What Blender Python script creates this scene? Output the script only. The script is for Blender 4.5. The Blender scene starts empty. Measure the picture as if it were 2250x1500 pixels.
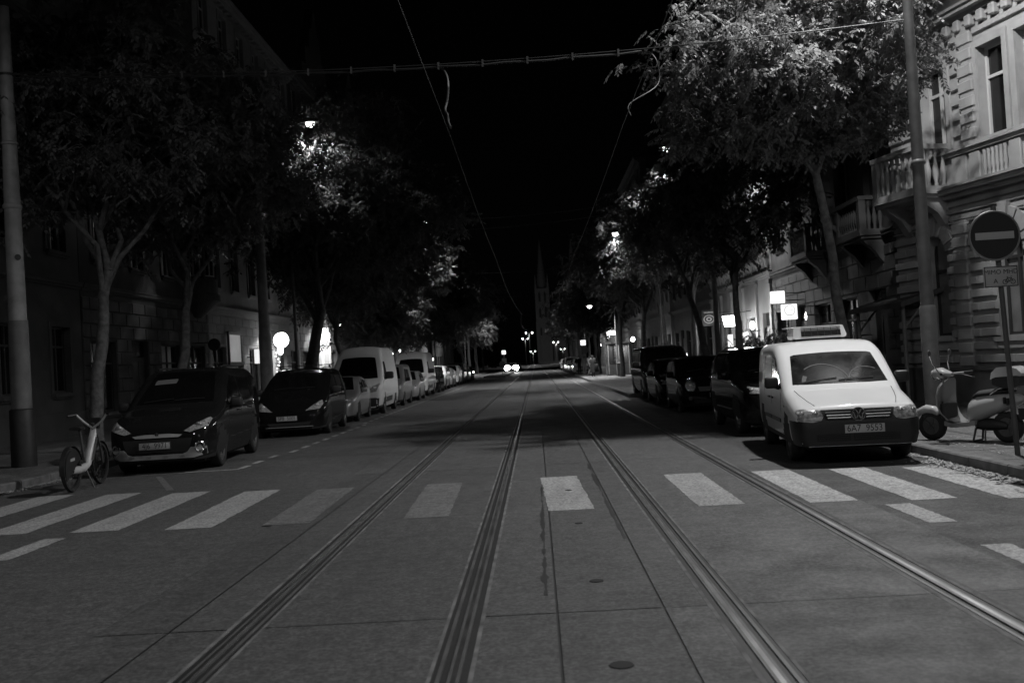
# Night street with tram tracks: everything is built in code.
import bpy, bmesh, math, random
from mathutils import Vector, Matrix, noise, geometry
rad = math.radians
SC = bpy.context.scene
COL = SC.collection
PI = math.pi

# ------------------------------------------------------------------ materials (the photograph is black and white)
MATS = {}
def mat(name, g, rough=.7, metal=0, coat=0, noise_amt=0, scale=8, bump=0, bump_scale=40, emit=0, spec=None, trans=0, detail=6):
    m = bpy.data.materials.new(name); m.use_nodes = True
    nt = m.node_tree; b = nt.nodes['Principled BSDF']; L = nt.links
    b.inputs['Base Color'].default_value = (g, g, g, 1)
    b.inputs['Roughness'].default_value = rough
    b.inputs['Metallic'].default_value = metal
    if coat: b.inputs['Coat Weight'].default_value = coat; b.inputs['Coat Roughness'].default_value = .04; b.inputs['Specular IOR Level'].default_value = .0 if g < .03 else .08
    if spec is not None: b.inputs['Specular IOR Level'].default_value = spec
    if trans: b.inputs['Transmission Weight'].default_value = trans
    if noise_amt or bump:
        tc = nt.nodes.new('ShaderNodeTexCoord')
    if noise_amt:
        n = nt.nodes.new('ShaderNodeTexNoise'); n.inputs['Scale'].default_value = scale; n.inputs['Detail'].default_value = detail
        L.new(tc.outputs['Object'], n.inputs['Vector'])
        r = nt.nodes.new('ShaderNodeMapRange')
        r.inputs['From Min'].default_value = .3; r.inputs['From Max'].default_value = .7
        r.inputs['To Min'].default_value = g * (1 - noise_amt); r.inputs['To Max'].default_value = g * (1 + noise_amt)
        L.new(n.outputs['Fac'], r.inputs['Value'])
        L.new(r.outputs['Result'], b.inputs['Base Color'])
    if bump:
        n2 = nt.nodes.new('ShaderNodeTexNoise'); n2.inputs['Scale'].default_value = bump_scale; n2.inputs['Detail'].default_value = 4
        L.new(tc.outputs['Object'], n2.inputs['Vector'])
        bp = nt.nodes.new('ShaderNodeBump'); bp.inputs['Strength'].default_value = bump; bp.inputs['Distance'].default_value = .01
        L.new(n2.outputs['Fac'], bp.inputs['Height']); L.new(bp.outputs['Normal'], b.inputs['Normal'])
    if emit:
        b.inputs['Emission Color'].default_value = (1, 1, 1, 1); b.inputs['Emission Strength'].default_value = emit
    MATS[name] = m
    return m

def ground_mat(name, g, var=.25, speck=.5, rough=.8, bump=.5, slabs=False):
    """Road surface: broad stains, mid blotches and fine aggregate."""
    m = bpy.data.materials.new(name); m.use_nodes = True
    nt = m.node_tree; b = nt.nodes['Principled BSDF']; L = nt.links
    tc = nt.nodes.new('ShaderNodeTexCoord')
    def nz(s, d, stretch=None):
        n = nt.nodes.new('ShaderNodeTexNoise'); n.inputs['Scale'].default_value = s; n.inputs['Detail'].default_value = d
        if stretch:
            mp = nt.nodes.new('ShaderNodeMapping'); mp.inputs['Scale'].default_value = stretch
            L.new(tc.outputs['Object'], mp.inputs['Vector']); L.new(mp.outputs['Vector'], n.inputs['Vector'])
        else:
            L.new(tc.outputs['Object'], n.inputs['Vector'])
        return n.outputs['Fac']
    def rng(v, lo, hi, a=.3, c=.7):
        r = nt.nodes.new('ShaderNodeMapRange'); r.inputs['From Min'].default_value = a; r.inputs['From Max'].default_value = c
        r.inputs['To Min'].default_value = lo; r.inputs['To Max'].default_value = hi
        L.new(v, r.inputs['Value']); return r.outputs['Result']
    def mul(a, c):
        x = nt.nodes.new('ShaderNodeMath'); x.operation = 'MULTIPLY'; L.new(a, x.inputs[0]); L.new(c, x.inputs[1]); return x.outputs[0]
    v = mul(mul(rng(nz(.35, 5), 1 - var, 1 + var), rng(nz(3.2, 8, (2.2, .35, 1)), 1 - var * .7, 1 + var * .7)), rng(nz(130, 3), g * (1 - speck), g * (1 + speck)))
    v = mul(v, mul(rng(nz(30, 2), .72, 1.28, .4, .6), rng(nz(9, 6), .84, 1.16, .4, .6)))
    if slabs:
        ge = nt.nodes.new('ShaderNodeNewGeometry'); v = mul(v, rng(ge.outputs['Random Per Island'], .86, 1.12, 0, 1))
    L.new(v, b.inputs['Base Color'])
    L.new(rng(nz(1.7, 5), rough - .12, rough + .12), b.inputs['Roughness'])
    bp = nt.nodes.new('ShaderNodeBump'); bp.inputs['Strength'].default_value = bump; bp.inputs['Distance'].default_value = .006
    L.new(nz(160, 3), bp.inputs['Height']); L.new(bp.outputs['Normal'], b.inputs['Normal'])
    MATS[name] = m
    return m

def paint_mat(name, g, under, wear=.5):
    """Road paint worn through to the surface below it."""
    m = ground_mat(name, g, .18, .25, .7, .4)
    nt = m.node_tree; b = nt.nodes['Principled BSDF']; L = nt.links
    src = b.inputs['Base Color'].links[0].from_socket
    tc = nt.nodes.new('ShaderNodeTexCoord')
    n = nt.nodes.new('ShaderNodeTexNoise'); n.inputs['Scale'].default_value = 9; n.inputs['Detail'].default_value = 14; n.inputs['Roughness'].default_value = .8
    L.new(tc.outputs['Object'], n.inputs['Vector'])
    r = nt.nodes.new('ShaderNodeMapRange'); r.inputs['From Min'].default_value = .60 - wear * .25; r.inputs['From Max'].default_value = .72 - wear * .2
    L.new(n.outputs['Fac'], r.inputs['Value'])
    mx = nt.nodes.new('ShaderNodeMix'); mx.data_type = 'FLOAT'
    L.new(r.outputs['Result'], mx.inputs['Factor']); L.new(src, mx.inputs[2]); mx.inputs[3].default_value = under
    L.new(mx.outputs[0], b.inputs['Base Color'])
    return m

ground_mat('asphalt', .068, .09); ground_mat('asphalt_new', .056, .08, .8, .75, .9); ground_mat('concrete_slab', .074, .10, .35, .72, .3, True)
ground_mat('pavement', .10, .3, .3, .8, .4); ground_mat('earth', .03)
paint_mat('road_paint', .32, .085, .35); paint_mat('road_paint_faded', .2, .085, .75); paint_mat('road_paint_fresh', .36, .085, .12)
mat('kerb_stone', .13, .8, noise_amt=.3, scale=6, bump=.5)
mat('tar', .012, .6, noise_amt=.4, scale=12)
mat('rail_polished', .6, .3, 1, noise_amt=.35, scale=2); mat('rail_edge', .13, .85, noise_amt=.5, scale=5); mat('rail_steel', .15, .42, .35, noise_amt=.3, scale=3); mat('rail_dark', .005, .8)
mat('petal', .42, .9)
mat('steel_pole', .08, .55, noise_amt=.25, scale=5, bump=.15, bump_scale=20); mat('steel_pale', .22, .55, noise_amt=.25, scale=4, bump=.12)
mat('steel_dark', .03, .5, noise_amt=.3, scale=6); mat('black_plastic', .016, .5); mat('black_rough', .012, .85)
mat('rubber', .018, .8, bump=.3, bump_scale=60); mat('alloy', .38, .32, .9); mat('chrome', .7, .12, 1); mat('hub_grey', .10, .5, .3)
mat('paint_white', .74, .34, coat=.7, noise_amt=.04, scale=2); mat('paint_black', .008, .45, coat=.6); mat('paint_charcoal', .011, .45, coat=.6)
mat('paint_graphite', .02, .4, coat=.4); mat('paint_silver', .30, .3, .35, coat=.8); mat('paint_grey', .16, .32, .2, coat=.8)
mat('glass_dark', .005, .1, spec=.45); mat('glass_van', .030, .1, spec=.35, noise_amt=.98, scale=2.4, detail=7); mat('smear', .045, .7); mat('glass_window', .012, .12, spec=.55, noise_amt=.5, scale=1.5)  # glass_van: reflections of the street and dirt painted as mottled base colour
mat('glass_pale', .20, .3, noise_amt=.35, scale=1.3)
mat('lens', .26, .3, noise_amt=.6, scale=30, spec=.4); mat('lens_dark', .10, .15, .2, coat=1)
mat('plate_white', .40, .5); mat('ink', .012, .6); mat('seat_cloth', .03, .8)
mat('bark', .10, .9, noise_amt=.45, scale=9, bump=1, bump_scale=18); mat('bark_dark', .05, .9, noise_amt=.4, scale=9, bump=1, bump_scale=18)
mat('sign_red', .035, .5, spec=.1); mat('sign_white', .34, .5); mat('sign_frame', .22, .5, .3)
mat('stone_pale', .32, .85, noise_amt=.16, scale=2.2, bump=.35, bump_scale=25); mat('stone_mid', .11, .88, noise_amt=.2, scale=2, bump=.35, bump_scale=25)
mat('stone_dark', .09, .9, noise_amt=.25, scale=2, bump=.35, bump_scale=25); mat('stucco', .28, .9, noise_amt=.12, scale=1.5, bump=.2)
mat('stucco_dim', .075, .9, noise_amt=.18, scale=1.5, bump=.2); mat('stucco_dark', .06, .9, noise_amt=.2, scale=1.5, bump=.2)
mat('frame_white', .5, .5); mat('frame_dark', .035, .6); mat('roof_tile', .05, .85, noise_amt=.3, scale=6, bump=.4); mat('curtain', .22, .9, noise_amt=.2, scale=6)
mat('wood_dark', .03, .6, noise_amt=.3, scale=9); mat('canvas', .08, .85, noise_amt=.15)
mat('wire', .02, .55); mat('cable', .05, .6)
mat('skin', .30, .6); mat('cloth_dark', .02, .9); mat('cloth_pale', .22, .9); mat('cloth_white', .5, .9); mat('hair', .02, .6)
mat('scooter_cream', .40, .32, coat=.8); mat('scooter_grey', .26, .4, coat=.5); mat('bike_white', .42, .4); mat('bike_grey', .05, .5)
mat('lit_white', .8, .5, emit=5); mat('lit_sign', .8, .5, emit=1.3); mat('lit_soft', .7, .5, emit=.9); mat('lit_lamp', .8, .5, emit=9); mat('lit_globe', .8, .5, emit=7)
mat('lit_headlight', .8, .3, emit=60); mat('lit_window', .7, .6, emit=.35, noise_amt=.5, scale=1.2); mat('lit_dim', .4, .6, emit=.32)

mat('steel_mast_low', .11, .6, noise_amt=.25, scale=4); mat('cable_pale', .022, .6); mat('sign_pole', .07, .5, noise_amt=.2, scale=5); mat('sign_board', .03, .5); mat('lit_faint', .4, .5, emit=.05); mat('lit_shop', .7, .6, emit=.16, noise_amt=.3, scale=.8)
def leaf_mat(name, g, tr):
    m = bpy.data.materials.new(name); m.use_nodes = True
    nt = m.node_tree; L = nt.links; b = nt.nodes['Principled BSDF']; out = nt.nodes['Material Output']
    oi = nt.nodes.new('ShaderNodeNewGeometry')
    r = nt.nodes.new('ShaderNodeMapRange'); r.inputs['To Min'].default_value = g * .8; r.inputs['To Max'].default_value = g * 1.25
    L.new(oi.outputs['Random Per Island'], r.inputs['Value']); L.new(r.outputs['Result'], b.inputs['Base Color'])
    b.inputs['Roughness'].default_value = .7; b.inputs['Specular IOR Level'].default_value = .2
    t = nt.nodes.new('ShaderNodeBsdfTranslucent'); t.inputs['Color'].default_value = (tr, tr, tr, 1)
    mx = nt.nodes.new('ShaderNodeMixShader'); mx.inputs['Fac'].default_value = .35
    L.new(b.outputs[0], mx.inputs[1]); L.new(t.outputs[0], mx.inputs[2]); L.new(mx.outputs[0], out.inputs['Surface'])
    MATS[name] = m
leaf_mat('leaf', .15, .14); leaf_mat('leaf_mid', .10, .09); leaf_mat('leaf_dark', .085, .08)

# ------------------------------------------------------------------ mesh collector
class MB:
    def __init__(s): s.v = []; s.f = []
    def add(s, vs, fs, M=None):
        k = len(s.v)
        s.v += [tuple(M @ Vector(p)) for p in vs] if M is not None else [tuple(p) for p in vs]
        s.f += [tuple(i + k for i in f) for f in fs]
        return s
    def box(s, x0, x1, y0, y1, z0, z1, M=None, taper=0):
        t = taper
        return s.add([(x0, y0, z0), (x1, y0, z0), (x1, y1, z0), (x0, y1, z0), (x0 + t, y0 + t, z1), (x1 - t, y0 + t, z1), (x1 - t, y1 - t, z1), (x0 + t, y1 - t, z1)],
                     [(3, 2, 1, 0), (4, 5, 6, 7), (0, 1, 5, 4), (1, 2, 6, 5), (2, 3, 7, 6), (3, 0, 4, 7)], M)
    def cbox(s, x0, x1, y0, y1, z0, z1, c=.02, M=None, seg=2):
        bm = bmesh.new()
        bmesh.ops.create_cube(bm, size=1)
        for v in bm.verts: v.co = Vector(((x0 + x1) / 2 + v.co.x * (x1 - x0), (y0 + y1) / 2 + v.co.y * (y1 - y0), (z0 + z1) / 2 + v.co.z * (z1 - z0)))
        bmesh.ops.bevel(bm, geom=list(bm.edges), offset=c, segments=seg, affect='EDGES', profile=.5)
        bm.verts.index_update()
        s.add([v.co[:] for v in bm.verts], [[v.index for v in f.verts] for f in bm.faces], M); bm.free()
        return s
    def quad(s, a, b, c, d): return s.add([a, b, c, d], [(0, 1, 2, 3)])
    def tube(s, pts, r, n=8, cap=True, M=None):
        pts = [Vector(p) for p in pts]; m = len(pts)
        rs = r if isinstance(r, (list, tuple)) else [r] * m
        T = [(pts[min(i + 1, m - 1)] - pts[max(i - 1, 0)]).normalized() for i in range(m)]
        a = Vector((0, 0, 1)) if abs(T[0].z) < .9 else Vector((1, 0, 0))
        u = T[0].cross(a).normalized(); vs = []
        for i in range(m):
            u = (u - T[i] * u.dot(T[i]));
            u = u.normalized() if u.length > 1e-6 else T[i].orthogonal().normalized()
            w = T[i].cross(u)
            for k in range(n):
                t = 2 * PI * k / n; vs.append(pts[i] + (u * math.cos(t) + w * math.sin(t)) * rs[i])
        fs = [(i * n + k, i * n + (k + 1) % n, (i + 1) * n + (k + 1) % n, (i + 1) * n + k) for i in range(m - 1) for k in range(n)]
        if cap: fs += [tuple(range(n))[::-1], tuple((m - 1) * n + k for k in range(n))]
        return s.add(vs, fs, M)
    def lathe(s, prof, n=24, M=None, closed=False, caps=False):
        """prof: (radius, height) turned round z."""
        vs = []; fs = []; m = len(prof)
        for r, z in prof:
            for k in range(n): t = 2 * PI * k / n; vs.append((r * math.cos(t), r * math.sin(t), z))
        for i in range(m if closed else m - 1):
            j = (i + 1) % m
            for k in range(n): fs.append((i * n + k, i * n + (k + 1) % n, j * n + (k + 1) % n, j * n + k))
        if caps:
            if prof[0][0] > 1e-4: fs.append(tuple(range(n))[::-1])
            if prof[-1][0] > 1e-4: fs.append(tuple((m - 1) * n + k for k in range(n)))
        return s.add(vs, fs, M)
    def prism(s, poly, d0, d1, M=None):
        """poly in (x,z), extruded along y from d0 to d1."""
        n = len(poly); vs = [(x, d0, z) for x, z in poly] + [(x, d1, z) for x, z in poly]
        return s.add(vs, [tuple(range(n)), tuple(range(2 * n - 1, n - 1, -1))] + [(i + n, (i + 1) % n + n, (i + 1) % n, i) for i in range(n)], M)
    def ball(s, c, rx, ry=None, rz=None, n=14, m=8, M=None):
        ry = ry or rx; rz = rz or rx; vs = []; fs = []
        for i in range(m + 1):
            a = PI * i / m
            for k in range(n): t = 2 * PI * k / n; vs.append((c[0] + rx * math.sin(a) * math.cos(t), c[1] + ry * math.sin(a) * math.sin(t), c[2] + rz * math.cos(a)))
        for i in range(m):
            for k in range(n): fs.append((i * n + k, (i + 1) * n + k, (i + 1) * n + (k + 1) % n, i * n + (k + 1) % n))
        return s.add(vs, fs, M)
    def sections(s, secs, cap=True, ring=True):
        n = len(secs[0]); vs = [p for q in secs for p in q]
        fs = [(i * n + k, i * n + (k + 1) % n, (i + 1) * n + (k + 1) % n, (i + 1) * n + k) for i in range(len(secs) - 1) for k in range(n if ring else n - 1)]
        if cap: fs += [tuple(range(n))[::-1], tuple((len(secs) - 1) * n + k for k in range(n))]
        return s.add(vs, fs)
    def build(s, name, m, parent=None, smooth=0, loc=None, fix=True):
        me = bpy.data.meshes.new(name); me.from_pydata(s.v, [], s.f)
        if fix:
            bm = bmesh.new(); bm.from_mesh(me); bmesh.ops.remove_doubles(bm, verts=bm.verts, dist=1e-5)
            bmesh.ops.dissolve_degenerate(bm, edges=bm.edges, dist=1e-6)
            bmesh.ops.recalc_face_normals(bm, faces=bm.faces); bm.to_mesh(me); bm.free()
        me.update()
        if smooth:
            me.shade_smooth(); me.set_sharp_from_angle(angle=rad(smooth))
        o = bpy.data.objects.new(name, me); COL.objects.link(o)
        me.materials.append(MATS[m] if isinstance(m, str) else m)
        o.parent = parent
        if loc: o.location = loc
        return o

def tag(o, label, cat, group=None, kind=None):
    if label: o['label'] = label
    if cat: o['category'] = cat
    if group: o['group'] = group
    if kind: o['kind'] = kind
    return o
def empty(name, loc, rz, label, cat, group=None):
    o = bpy.data.objects.new(name, None); COL.objects.link(o); o.location = loc; o.rotation_euler = (0, 0, rz); o.empty_display_size = .2
    return tag(o, label, cat, group)
def struct(o): o['kind'] = 'structure'; return o
KIDS = {}
def copy_tree(o, parent=None):
    c = o.copy(); COL.objects.link(c)
    c.parent = parent
    for ch in o.children: copy_tree(ch, c)
    return c
def copy_thing(o, loc, rz, label, group=None, scale=1):
    c = copy_tree(o); c.location = loc; c.rotation_euler = (0, 0, rz); c.scale = (scale,) * 3; c['label'] = label
    if group: c['group'] = group
    return c
def Rz(a): return Matrix.Rotation(a, 4, 'Z')
def Rx(a): return Matrix.Rotation(a, 4, 'X')
def Ry(a): return Matrix.Rotation(a, 4, 'Y')
def Tr(x, y, z): return Matrix.Translation((x, y, z))

def text_mesh(txt, size, name, m, parent, M, depth=.002, align='CENTER', sx=1):
    cu = bpy.data.curves.new('lettering', 'FONT'); cu.body = txt; cu.size = size; cu.extrude = depth; cu.align_x = align; cu.align_y = 'CENTER'; cu.resolution_u = 3
    t = bpy.data.objects.new('lettering', cu); COL.objects.link(t)
    dg = bpy.context.evaluated_depsgraph_get(); dg.update()
    me = bpy.data.meshes.new_from_object(t.evaluated_get(dg))
    bpy.data.objects.remove(t); bpy.data.curves.remove(cu)
    me.transform(M @ Matrix.Diagonal((sx, 1, 1, 1)))
    me.materials.clear(); me.materials.append(MATS[m])
    o = bpy.data.objects.new(name, me); COL.objects.link(o); o.parent = parent
    return o
# text lies in x-z facing -y
FACE = Matrix.Rotation(rad(90), 4, 'X')

def spline(pts, n=6):
    pts = [Vector(p) for p in pts]; out = []
    for i in range(len(pts) - 1):
        p0, p1, p2, p3 = pts[max(0, i - 1)], pts[i], pts[i + 1], pts[min(len(pts) - 1, i + 2)]
        for k in range(n):
            t = k / n; out.append(.5 * ((2 * p1) + (p2 - p0) * t + (2 * p0 - 5 * p1 + 4 * p2 - p3) * t * t + (3 * p1 - p0 - 3 * p2 + p3) * t ** 3))
    return out + [pts[-1]]
def outline_fill(poly, step):
    """Points and triangles filling a 2-D outline, dense enough to be laid over a curved surface."""
    pts = []
    n = len(poly)
    for i in range(n):
        a = Vector(poly[i]); b = Vector(poly[(i + 1) % n]); k = max(1, int((b - a).length / step + .5))
        pts += [a.lerp(b, j / k) for j in range(k)]
    nb = len(pts)
    xs = [p.x for p in pts]; ys = [p.y for p in pts]
    def inside(q):
        c = False
        for i in range(nb):
            a, b = pts[i], pts[(i + 1) % nb]
            if (a.y > q.y) != (b.y > q.y) and q.x < (b.x - a.x) * (q.y - a.y) / (b.y - a.y) + a.x: c = not c
        return c
    extra = []
    y = min(ys) + step * .6
    while y < max(ys):
        x = min(xs) + step * .6
        while x < max(xs):
            q = Vector((x, y))
            if inside(q) and min((q - p).length for p in pts) > step * .45: extra.append(q)
            x += step
        y += step
    r = geometry.delaunay_2d_cdt(pts + extra, [], [list(range(nb))], 1, 1e-5)
    return r[0], r[2]

# ------------------------------------------------------------------ camera
F_PX, VPX, VPY, CAM_H = 2190., 1178., 792., 1.644
_d = Vector((VPX - 1125, -(VPY - 750), -F_PX)).normalized()
_u = Vector((-math.sin(rad(3.3)), math.cos(rad(3.3)), 0)); _u = (_u - _d * _u.dot(_d)).normalized()
_x = _d.cross(_u)
CM = Matrix((_x, _d, _u))
cam = bpy.data.cameras.new('camera'); camo = bpy.data.objects.new('camera', cam); COL.objects.link(camo)
camo.matrix_world = Matrix.Translation((0, 0, CAM_H)) @ CM.to_4x4()
cam.sensor_fit = 'HORIZONTAL'; cam.sensor_width = 36; cam.lens = F_PX / 2250 * 36
cam.clip_start = .1; cam.clip_end = 5000
cam.dof.use_dof = True; cam.dof.focus_distance = 15; cam.dof.aperture_fstop = 2.4
SC.camera = camo
def gpt(px, py, z=0):
    """Where the photograph's pixel meets the ground at height z (used to survey the place)."""
    r = CM @ Vector((px - 1125, -(py - 750), -F_PX)); t = (z - CAM_H) / r.z
    return Vector((r.x * t, r.y * t, z))
R0P, L0P, R1P, LP, SKY = 5600, 1100, 1350, 3700, .0002
# ------------------------------------------------------------------ ground, road, tramway, pavements
KL, KR, KP = -8.7, 5.36, 3.55      # kerb lines: left, right, right-hand tram stop
WL, WR = -14.5, 10.4               # building lines
def sheet(name, x0, x1, y0, y1, z, m, nx=1):
    b = MB(); b.quad((x0, y0, z), (x1, y0, z), (x1, y1, z), (x0, y1, z)); return struct(b.build(name, m))
sheet('ground', -1500, 1500, -300, 3000, -.03, 'earth')
sheet('road', -60, 60, -60, 620, -.012, 'asphalt')
# concrete tram bed: slabs with open joints round four grooved rails
RX = (-1.99, -.55, 1.14, 2.585)
sheet('tram_bed_base', -3.02, 3.3, -60, 560, -.004, 'tar')
b = MB()
xs = [(-3.0, -2.51), (-2.495, -2.095), (-1.885, -.655), (-.445, .035), (.052, .725), (.742, 1.035), (1.245, 2.48), (2.69, 3.28)]
ys = [-60, -20.3, -11.5, -2.8, 6.5, 15.72] + [15.72 + 9.25 * i for i in range(1, 59)]
rnd = random.Random(3)
for i in range(len(ys) - 1):
    for x0, x1 in xs:
        o = rnd.uniform(-.004, .004)
        b.quad((x0, ys[i] + .012 + o, .004), (x1, ys[i] + .012 + o, .004), (x1, ys[i + 1] - .004 + o, .004), (x0, ys[i + 1] - .004 + o, .004))
struct(b.build('tram_bed', 'concrete_slab', fix=False))
for i, x in enumerate(RX):
    s = 1 if i % 2 == 0 else -1      # groove on the inner side of each rail
    def ribbon(name, a, c, z0, z1, m):
        q = MB(); lo, hi = sorted((x + a * s, x + c * s))
        q.box(lo, hi, -60, 555, z0, z1); o = struct(q.build(name, m)); return o
    r = MB(); lo, hi = sorted((x - .055 * s, x + .012 * s)); r.box(lo, hi, -60, 555, -.03, .009)
    lo, hi = sorted((x + .052 * s, x + .074 * s)); r.box(lo, hi, -60, 555, -.03, .006)
    struct(r.build('tram_rail', 'rail_steel'))
    ribbon('rail_running_band', -.036, -.008, .0, .0098, 'rail_polished')
    ribbon('rail_edge', -.125, -.098, -.03, .0052, 'rail_edge'); ribbon('rail_edge', .1, .122, -.03, .0052, 'rail_edge')
    ribbon('rail_groove', .012, .052, -.028, -.022, 'rail_dark')
    ribbon('rail_filler', -.098, -.055, -.03, .0, 'tar'); ribbon('rail_filler', .074, .1, -.03, .0015, 'tar')
# asphalt strips with a seam beside the tracks
sheet('road_lane', 3.3, 7.5, -60, 70, -.006, 'asphalt_new'); sheet('road_lane', -8.9, -3.02, -60, 560, -.006, 'asphalt')
# zebra crossing, surveyed bar by bar
def bar(x0, x1, y0, y1, m, sk=0, name='zebra_stripe', z=None):
    z = .0065 if -3.3 < x0 and x1 < 3.29 else -.0035
    q = MB(); r = random.Random(int(x0 * 100) + 7)
    n = 26; L_ = [(x0 + sk * i / n + r.uniform(-.009, .009), y0 + (y1 - y0) * i / n) for i in range(n + 1)]
    R_ = [(x1 + sk * i / n + r.uniform(-.009, .009), y0 + (y1 - y0) * i / n) for i in range(n + 1)]
    for i in range(n): q.quad((*L_[i], z), (*R_[i], z), (*R_[i + 1], z), (*L_[i + 1], z))
    return struct(q.build(name, m, fix=False))
for x0, x1, y0, y1, m in ((.04, .54, 10.87, 14.0, 'road_paint'), (-1.55, -1.05, 10.89, 13.93, 'road_paint_faded'), (1.63, 2.13, 10.65, 13.57, 'road_paint'), (2.775, 3.265, 10.48, 13.4, 'road_paint_fresh'),
                          (3.77, 4.23, 10.36, 13.27, 'road_paint_fresh'), (4.65, 5.1, 10.15, 13.05, 'road_paint_fresh'), (-3.12, -2.59, 10.94, 14.05, 'road_paint_faded'), (-4.25, -3.72, 11.07, 14.37, 'road_paint'),
                          (-5.41, -4.84, 11.23, 14.65, 'road_paint'), (-6.52, -5.98, 11.35, 14.95, 'road_paint'), (-7.68, -7.12, 11.5, 15.2, 'road_paint')):
    bar(x0, x1, y0, y1, m, -.07 if x0 < 1 else 0)
for x0, x1, y0, y1 in ((3.43, 3.68, 9.05, 10.18), (3.41, 3.64, 6.9, 7.98), (-5.52, -5.26, 9.65, 10.88), (3.41, 3.64, 4.7, 5.8), (-5.5, -5.24, 7.3, 8.5)):
    bar(x0, x1, y0, y1, 'road_paint', 0, 'lane_dash')
y = 18.0
while y < 105:
    bar(-5.53 + (.15 if 20 < y < 30 else 0), -5.41 + (.15 if 20 < y < 30 else 0), y, y + .55, 'road_paint', 0, 'parking_dash'); y += 1.1 if y > 18.1 else .9
q = MB(); q.quad((-7.3, 17.72, -.003), (-5.45, 17.85, -.003), (-5.45, 17.97, -.003), (-7.3, 17.86, -.003)); struct(q.build('parking_line', 'road_paint'))
q = MB(); q.quad((-6.75, 17.3, -.003), (-5.72, 15.05, -.003), (-5.62, 15.1, -.003), (-6.65, 17.32, -.003)); struct(q.build('parking_line', 'road_paint_faded'))
# small capped openings between the tracks, tar seams
for x, yy, r in ((.36, 5.34, .07), (.35, 7.37, .055), (.33, 9.97, .04), (.31, 12.5, .045)):
    q = MB(); q.lathe([(r, 0), (r * .9, .006), (.001, .006)], 14, Tr(x, yy, .004)); struct(q.build('slab_plug', 'rail_dark'))
rnd = random.Random(11)
for x0, y0, y1, w in ((-.02, 7.0, 13.0, .05), (.71, 9, 15.5, .045), (2.74, 5, 14, .03)):
    q = MB(); yy = y0; prev = None
    while yy < y1:
        ww = w * max(.05, .45 + .9 * noise.noise(Vector((x0 * 9, yy * 2.3, 1))) + rnd.uniform(-.12, .12)); cur = ((x0 - ww, yy), (x0 + ww * .35 + rnd.uniform(-.008, .008), yy))
        if prev: q.quad((*prev[0], .0065), (*prev[1], .0065), (*cur[1], .0065), (*cur[0], .0065))
        prev = cur; yy += .07
    struct(q.build('tar_seam', 'tar', fix=False))
q = MB()
p = [(-7.1, 10.2), (-5.7, 9.3), (-4.9, 8.2), (-4.6, 7.6)]
for i in range(3): q.quad((p[i][0], p[i][1], .0), (p[i][0] + .03, p[i][1] + .03, .0), (p[i + 1][0] + .03, p[i + 1][1] + .03, .0), (p[i + 1][0], p[i + 1][1], .0))
struct(q.build('road_crack', 'tar', fix=False))
# pavements: slabs with kerb stones
def pavement(name, poly, m='pavement', h=.125):
    q = MB(); n = len(poly); q.add([(x, yy, h) for x, yy in poly] + [(x, yy, -.05) for x, yy in poly], [tuple(range(n))] + [(i, (i + 1) % n, (i + 1) % n + n, i + n) for i in range(n)])
    return struct(q.build(name, m))
def kerb(line, w=.16, h=.135, side=1):
    q = MB(); r = random.Random(int(abs(line[0][0]) * 10))
    for i in range(len(line) - 1):
        a = Vector((*line[i], 0)); c = Vector((*line[i + 1], 0)); d = c - a; n = max(1, int(d.length / 1.0)); d /= n
        nn = Vector((-d.y, d.x, 0)).normalized() * w * side
        for k in range(n):
            p0 = a + d * (k + .008); p1 = a + d * (k + .992); hh = h + r.uniform(-.006, .006)
            ch = nn * .12
            q.add([(*p0.xy, -.05), (*p1.xy, -.05), (*(p1 + nn).xy, -.05), (*(p0 + nn).xy, -.05), (*p0.xy, hh - .02), (*p1.xy, hh - .02), (*(p1 + nn).xy, hh), (*(p0 + nn).xy, hh), (*(p0 + ch).xy, hh), (*(p1 + ch).xy, hh)],
                  [(0, 1, 5, 4), (4, 5, 9, 8), (8, 9, 6, 7), (1, 2, 6, 9, 5), (2, 3, 7, 6), (3, 0, 4, 8, 7)])
    return struct(q.build('kerb', 'kerb_stone', fix=False))
w = .16
pr_ = [(KR + w, 7.6), (KR + w, 37.5), (KP + w, 39.2), (KP + w, 93), (KR + w, 96), (KR + w, 430), (40, 430), (40, 4.2), (9, 4.2), (6.6, 5.4)]
pavement('pavement', pr_)
kerb([(9, 4.2 - w), (6.5, 5.3), (KR, 7.55), (KR, 37.45), (KP, 39.15), (KP, 93.1), (KR, 96.1), (KR, 430)], side=-1)
pl_ = [(KL - w, 430), (KL - w, 16.5), (KL - .8, 13.2), (-11.5, 11.2), (-50, 10.6), (-50, 430)]
pavement('pavement', pl_)
kerb([(KL, 430), (KL, 16.5), (KL - .66, 13.1), (-11.45, 11.04), (-50, 10.44)], side=-1)
pavement('tram_platform', [(-6.0, 112), (-3.5, 110), (-3.35, 150), (-5.6, 150)], 'pavement', .2)
# paving joints on the near right pavement, tree pits
q = MB()
for yy in [8.6 + 1.2 * i for i in range(24)]: q.box(KR + .2, 10.2, yy, yy + .02, .1255, .127)
for xx in (6.6, 7.9, 9.2): q.box(xx, xx + .02, 7.4, 37, .1275, .129)
struct(q.build('paving_joint', 'tar', fix=False))
sheet('paving_gutter', 5.55, 10.3, 14.35, 14.5, .131, 'tar')
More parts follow.
